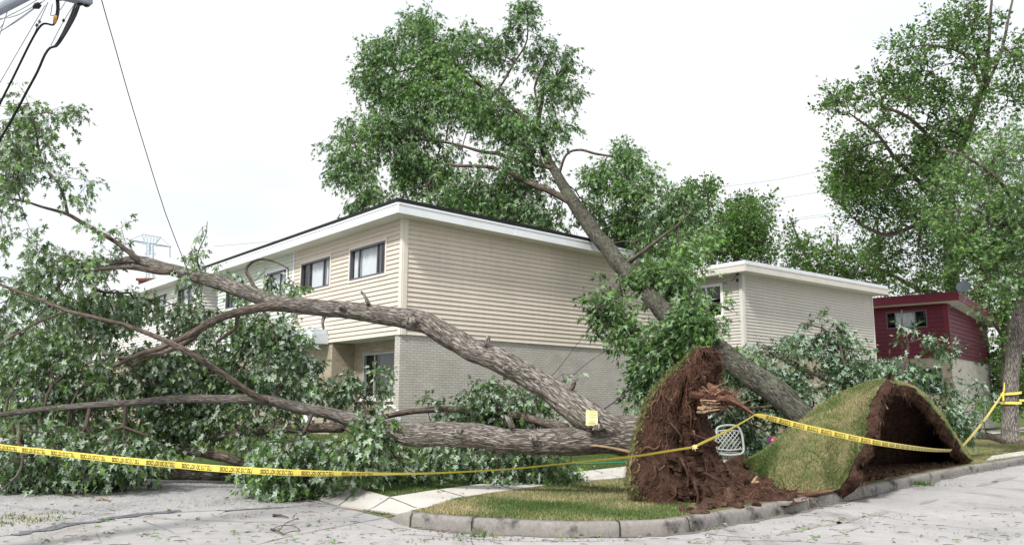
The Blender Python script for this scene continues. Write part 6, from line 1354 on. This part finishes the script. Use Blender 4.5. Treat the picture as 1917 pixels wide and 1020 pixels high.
q = np.array([G(x, y, 0)[:2] for x, y in d_]); d_ = d_[~inside(q, bound)]
def unproj(p):
    v = np.array([p[0], p[1], 0])-CAM; return CX+F*(v@_r)/(v@_f), CY-F*(v@_u)/(v@_f)
ex = []
for c in kc:
    n_ = int(rng.integers(6, 34)); q_ = c+rng.normal(size=(n_, 2))*[.22, .07]-[0, .08]
    ex += [unproj(a) for a in q_]
ex = np.array(ex); qq = np.array([G(x, y, 0)[:2] for x, y in ex]); ex = ex[~inside(qq, bound)]; d_ = np.vstack([d_, ex])
litter('dry_litter', d_, .032, M['leaf_dry'], detail=0, lift=.006)
s_ = np.vstack([pxs(26, 640, 1180, 880, 950), clump(30, 1090, 884, 40, 7), pxs(40, 760, 1280, 900, 960), clump(20, 830, 920, 60, 10)]); litter('leaf_litter', s_, .085, M['leaf_silver'], lift=.035)
mb = MB()
for k in range(260):
    x, y = random.uniform(0, 1917), random.uniform(945, 1020); p = G(x, y, .008)
    if inside(p[None, :2], bound)[0]: continue
    a = random.gauss(0, .5); L = random.uniform(.03, .14); d = np.array([math.cos(a), math.sin(a), 0])*L; mb.tube(np.array([p, p+d*.5+[0, random.gauss(0, .01), .006], p+d]), [.003, .003, .0015], 4, False)
tag(mb.build('twig_litter', M['twig']), kind='stuff')
# gravel grains on the side street
kk = 26000; gp = sample(kk, -9, 0, 8.2, 17); 
pgp = np.array([q[:2] for q in pg]); gp = gp[inside(gp, pgp)]; n = len(gp)
tpt = np.array([(0, 0, 1), (1, 0, 0), (-.5, .87, 0), (-.5, -.87, 0)])*[1, 1, .7]; s = rng.uniform(.004, .011, n)
a = rng.uniform(0, 6.28, n); Vx = tpt[None]*s[:, None, None]; Vr = np.stack([Vx[..., 0]*np.cos(a)[:, None]-Vx[..., 1]*np.sin(a)[:, None], Vx[..., 0]*np.sin(a)[:, None]+Vx[..., 1]*np.cos(a)[:, None], Vx[..., 2]], -1)
Vr += np.hstack([gp, np.full((n, 1), .004)])[:, None, :]
Fg = (np.array([(0, 1, 2), (0, 2, 3), (0, 3, 1)])[None]+(np.arange(n)*4)[:, None, None]).reshape(-1, 3)
tag(mesh('gravel', Vr.reshape(-1, 3), Fg, simple('gravel_stone', (.42, .42, .42), .9, .1, .4, 40)), kind='stuff')
# weeds: verge at the lower left and at the kerb
vp = np.vstack([sample(9000, -7.6, -4.2, 8.0, 11.5)]); q = np.hstack([vp, np.zeros((len(vp), 1))])
cen = G(15, 975, 0)[:2]; keep = (np.linalg.norm((vp-cen)*[1, .8], axis=1) < .75+.5*fbm(q*2, 3)) & (fbm(q*5, 3) > -.15); vp = vp[keep]
blades('verge_grass', np.hstack([vp, np.full((len(vp), 1), .005)]), .05, .5+rng.normal(size=len(vp))*.3, wd=.006)
for (x, y, n) in ((1722, 908, 320), (1285, 993, 50), (890, 1003, 60), (1280, 965, 80)):
    c = G(x, y, 0)[:2]; q = c+rng.normal(size=(n, 2))*[.13, .05]; blades('kerb_weeds', np.hstack([q, np.zeros((n, 1))+.003]), .10, .15+rng.normal(size=n)*.15, wd=.007, lean=.8)
